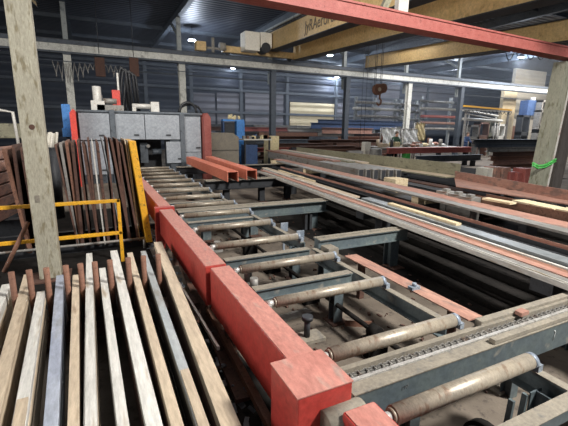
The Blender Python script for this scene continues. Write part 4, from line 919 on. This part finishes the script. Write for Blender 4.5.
person(onY(396, 140, 17.35).x, 17.45, 0, 'person in a dark green jacket working behind the red edged table', 'green_cloth', 'oil_shade_black')
p = onY(466, 138, 19.5)
person(p.x, 19.5, 0, 'person in navy work clothes standing right of the long work table', 'navy_paint', 'navy_paint')

# cantilever storage racks with tubes in the background
def tube_rack(px0, px1, y, levels, label, posts):
    a, b = onY(px0, 120, y), onY(px1, 120, y)
    t = thing('storage_rack', label, 'rack', ((a.x+b.x)/2, y, 0), 'tube storage racks in the background')
    for px in posts:
        x = onY(px, 120, y).x; bm = B(); box(bm, x-.09, x+.09, y-.1, y+.1, 0, levels[0][0]+.5); obj('upright', bm, 'mill_blue', t)
        for z, _, _ in levels: bm = B(); box(bm, x-.05, x+.05, y-.7, y+.1, z-.08, z); obj('arm', bm, 'mill_blue', t)
    nm = {'pale_steel': 'whitish', 'salmon': 'salmon', 'girder_red': 'red', 'mill_grey': 'grey', 'rust': 'rusty', 'mill_blue': 'blue grey'}
    for li, (z, m, n_) in enumerate(levels):
        for q in range(n_):
            bm = B(); cyl(bm, (a.x+random.uniform(-.2, .3), y-.25-.17*q, z+.11), (b.x+random.uniform(-.3, .3), y-.25-.17*q, z+.11), .105 if n_ > 1 else .1, 10)
            tag(obj('stored_tube', bm, m), '%s tube, %s shelf down, %s from the back, %s' % (nm[m], ordn[li], ordn[q], label), 'steel tube', 'tubes stored on the racks')
tube_rack(352, 402, 24.5, [(3.75, 'mill_grey', 1), (3.3, 'pale_steel', 2), (2.75, 'mill_grey', 1)], 'left rack behind the red hook', (355, 374, 394))
tube_rack(418, 451, 23.5, [(4.0, 'mill_grey', 1), (3.45, 'pale_steel', 2), (2.85, 'girder_red', 2), (2.35, 'salmon', 2), (1.9, 'mill_grey', 2)], 'right rack with red tubes', (420, 449))
tube_rack(398, 417, 24.2, [(3.7, 'mill_grey', 1), (3.2, 'mill_grey', 1), (2.6, 'mill_blue', 2)], 'middle rack behind the white screens', (400, 415))

# yellow topped arm and pipes right of column six
a, b = onY(463, 106, 19), onY(510, 111, 19)
t = thing('yellow_topped_arm', 'long yellow topped swing arm with loops hanging under it', 'arm', ((a.x+b.x)/2, 19, 0))
bm = B(); prism(bm, (a.x, 19, b.z+.12), (b.x, 19, b.z), rect(.15, .11)); obj('boom', bm, 'yellow_paint', t)
bm = B(); box(bm, a.x, b.x, 18.85, 19.15, b.z-.1, b.z-.02); obj('lower_boom', bm, 'mill_grey', t)
bm = B(); pts = []
for i in range(121): 
    f = i/120; ph = f*12 % 1; pts.append((a.x+(b.x-a.x)*f, 18.85, b.z-.05-.9*ph*(1-ph)))
tube(bm, pts, .02, 6); obj('hanging_cable', bm, 'rubber', t)
for x in (a.x+.3, b.x-.2):
    bm = B(); box(bm, x-.06, x+.06, 18.9, 19.0, 0, b.z); obj('stand', bm, 'mill_grey', t)
for i, (p0, p1, m, r) in enumerate((((463, 110), (498, 116), 'pale_steel', .07), ((463, 119), (502, 121), 'pale_steel', .1), ((466, 114), (500, 120), 'mill_grey', .05))):
    A_, B_ = onY(*p0, 19.6), onY(*p1, 19.6); bm = B(); cyl(bm, A_, B_, r, 12); cyl(bm, (A_.x+.3, 19.6, 0), (A_.x+.3, 19.6, A_.z), .04, 8); cyl(bm, (B_.x-.2, 19.6, 0), (B_.x-.2, 19.6, B_.z), .04, 8)
    tag(obj('slanting_pipe', bm, m), '%s of the pale pipes below the yellow topped arm' % ['upper slanting', 'lower thick', 'thin middle'][i], 'pipe', 'pipes below the yellow topped arm')
# beige block room at right
def blk(px0, py0, px1, py1, y, d, m, nm, lb, cat, zb=None):
    a, b = onY(px0, py0, y), onY(px1, py1, y); bm = B(); box(bm, min(a.x, b.x), max(a.x, b.x), y, y+d, b.z if zb is None else zb, a.z)
    return tag(obj(nm, bm, m), lb, cat)
blk(507, 89, 547, 120, 24, .3, 'block_sheet', 'ribbed_panel_wall', 'beige ribbed panel wall behind the blue cabinet', 'wall panel', 0)
blk(517, 66, 545, 85, 24.35, .3, 'block_sheet', 'upper_block_wall', 'beige upper block wall below the large lamp', 'wall panel', 0)
blk(505, 89, 511, 140, 22, .3, 'wood', 'pale_post', 'pale orange tinted post at the left corner of the beige panel wall', 'post', 0)
blk(509, 119, 540, 140, 22.6, .3, 'concrete_block', 'low_block_wall', 'pale low block wall under the blue cabinet', 'wall panel', 0)
blk(512, 126, 519, 136, 22.4, .15, 'rust', 'brown_door_box', 'small brown box in front of the low block wall', 'box', 0)
t = thing('blue_cabinet', 'tall blue silo cabinet raised beside the right post', 'cabinet', (onY(536, 100, 20).x, 20, 0))
a, b = onY(529, 100, 20), onY(541, 116, 20)
bm = B(); box(bm, a.x, b.x, 20, 20.7, b.z, a.z); obj('body', bm, 'navy_paint', t, bevel=.03)
bm = B(); cyl(bm, ((a.x+b.x)/2, 20.3, a.z), ((a.x+b.x)/2, 20.3, a.z+.25), .2, 14); obj('cap', bm, 'pale_steel', t)
bm = B(); box(bm, a.x+.1, a.x+.25, 20.1, 20.3, 0, b.z); box(bm, b.x-.25, b.x-.1, 20.1, 20.3, 0, b.z); obj('stand', bm, 'mill_grey', t)
bm = B(); box(bm, b.x-.02, b.x+.02, 19.99, 20.0, b.z, a.z); obj('edge_strip', bm, 'mill_blue', t)
for i, (x0, y0, x1, y1, m, yy) in enumerate(((543, 100, 550, 103, 'mill_grey', 19.5), (541, 110, 551, 112, 'mill_grey', 19.5), (545, 120, 550, 140, 'rust', 19.6), (470, 125, 478, 140, 'mill_grey', 20.2), (480, 122, 488, 140, 'rust_dark', 20.5), (490, 118, 496, 140, 'olive_steel', 20.8), (498, 124, 504, 140, 'pale_steel', 20.4), (523, 115, 530, 122, 'black_steel', 19.8))):
    lb = ['upper grey bracket right of the blue cabinet', 'lower grey bracket right of the blue cabinet', 'rusty upright frame right of the low block wall', 'grey upright machine frame near the navy clothed person', 'dark brown machine frame below the yellow topped arm', 'olive machine frame below the yellow topped arm', 'pale machine frame left of the pale orange post', 'small black motor left of the blue cabinet'][i]
    a, b = onY(x0, y0, yy), onY(x1, y1, yy); bm = B()
    box(bm, a.x, a.x+.12, yy, yy+.5, 0, a.z); box(bm, b.x-.12, b.x, yy, yy+.5, 0, a.z); box(bm, a.x, b.x, yy, yy+.5, a.z-.15, a.z)
    box(bm, a.x, b.x, yy, yy+.5, a.z*.5, a.z*.5+.3)
    tag(obj('machine_frame', bm, m), lb, 'frame', 'machine frames at the right background')

# dark profile stacks at the right, behind the pile
def layer_stack(px0, px1, y, lv, lb):
    a, b = onY(px0, 150, y), onY(px1, 150, y)
    for i, (z, h, m, dx) in enumerate(lv):
        bm = B(); prism(bm, (a.x+dx, y, z), (b.x, y, z), ibeam(.35, h, .03, .05))
        tag(obj('stacked_beam', bm, m), '%s %s' % (['lowest', 'second lowest', 'third lowest', 'fourth lowest', 'fifth lowest', 'sixth lowest', 'topmost'][i], lb), 'steel beam', 'beams in the right hand stack')
layer_stack(473, 552, 12, [(.12, .2, 'rust', 1.5), (.33, .2, 'salmon', 1.5), (.54, .18, 'rust', 1.3), (.73, .2, 'rust_dark', 1.4), (.94, .2, 'mill_grey', 1.0), (1.15, .18, 'col_dark', .1), (1.34, .17, 'black_steel', 0)], 'long beam of the dark stack left of the right post')
bm = B(); 
for px in (486, 520, 548): p = onY(px, 160, 12); box(bm, p.x-.1, p.x+.1, 11.8, 12.2, 0, .118)
tag(obj('stack_bearers', bm, 'black_steel'), 'black bearers under the dark beam stack', 'bearer')
for i in range(7):
    p = onZ(492+i*7.5, 171, .45); bm = B(); box(bm, p.x-.22, p.x+.22, p.y, p.y+.5, 0, .45+random.uniform(-.08, .14)); tag(obj('rusty_crate', bm, random.choice(['rust', 'salmon', 'girder_red', 'paper']), bevel=.02), 'small crate of scrap, %s from the left in front of the dark beam stack' % ordn[i], 'crate', 'scrap crates in front of the dark beam stack')
# green sling around the right post
p = onY(520, 168, 5.2)
bm = B(); pts = [(8.6, 5.35, .98), (8.9, 5.1, 1.02), (9.1, 5.08, 1.1), (9.4, 5.1, 1.14), (9.75, 5.1, 1.12)]
pts = [tuple(onY(a_, b_, 5.32)) for a_, b_ in ((533, 163), (538, 166), (545, 165), (551, 162), (556, 159))]
tube(bm, pts, .025, 6); tube(bm, [(a_, b_, c_-.05) for a_, b_, c_ in pts], .02, 6)
tag(obj('lifting_sling', bm, 'green_paint'), 'green lifting sling slung around the right post', 'sling')

# ------------------------------------------------------------------ light
w = bpy.data.worlds.new('world'); S.world = w; w.use_nodes = True
w.node_tree.nodes['Background'].inputs['Color'].default_value = (.75, .84, 1, 1); w.node_tree.nodes['Background'].inputs['Strength'].default_value = .2
def area(loc, target, sx, sy, e, col):  # serves the roof light and the added fill lamps alike
    l = bpy.data.lights.new('daylight_and_fill', 'AREA'); l.shape = 'RECTANGLE'; l.size = sx; l.size_y = sy; l.energy = e; l.color = col
    o = bpy.data.objects.new('daylight_and_fill', l); COL.objects.link(o); o.location = loc
    o.rotation_euler = (Vector(target)-Vector(loc)).to_track_quat('-Z', 'Y').to_euler()
area((5.5, -2.2, 7.2), (2.2, 3.4, 0), 1.3, 1.3, 1350, (1, .975, .94))      # roof light above the foreground
area((1.5, 11, 7.1), (5, 10.5, 0), 3, 3, 330, (1, .97, .93))  # virtual lamp added near the roof to brighten the crane girder faces
area((-9, 5, 3.6), (8, 12, 5.2), 4, 4, 650, (1, .97, .94))        # added fill lamp from the left for the girder faces, no gate built
area((18, 16, 7.1), (18, 17, 0), 8, 3, 800, (.97, .97, 1))
area((16, 28, 7.1), (16, 30, 0), 12, 3, 250, (.9, .94, 1))
area((33, 17, 7.1), (33, 21, 1), 6, 3, 1200, (1, .96, .9))  # added fill lamp, brightens the dark right background
# thin dusty haze hanging under the roof at the back of the hall
hz = bpy.data.materials.new('haze'); hz.use_nodes = True; nt = hz.node_tree; nt.nodes.clear()
ou = nt.nodes.new('ShaderNodeOutputMaterial'); vs_ = nt.nodes.new('ShaderNodeVolumeScatter'); vs_.inputs['Density'].default_value = .0045; vs_.inputs['Color'].default_value = (.8, .88, 1, 1)
nt.links.new(vs_.outputs[0], ou.inputs['Volume']); MATS['haze'] = hz
tag(obj('haze', one(box, -13.9, 59.9, 16.5, 33.5, 1.5, 7.1), 'haze'), 'thin bluish dusty haze hanging in the back of the hall', 'haze', kind='stuff')
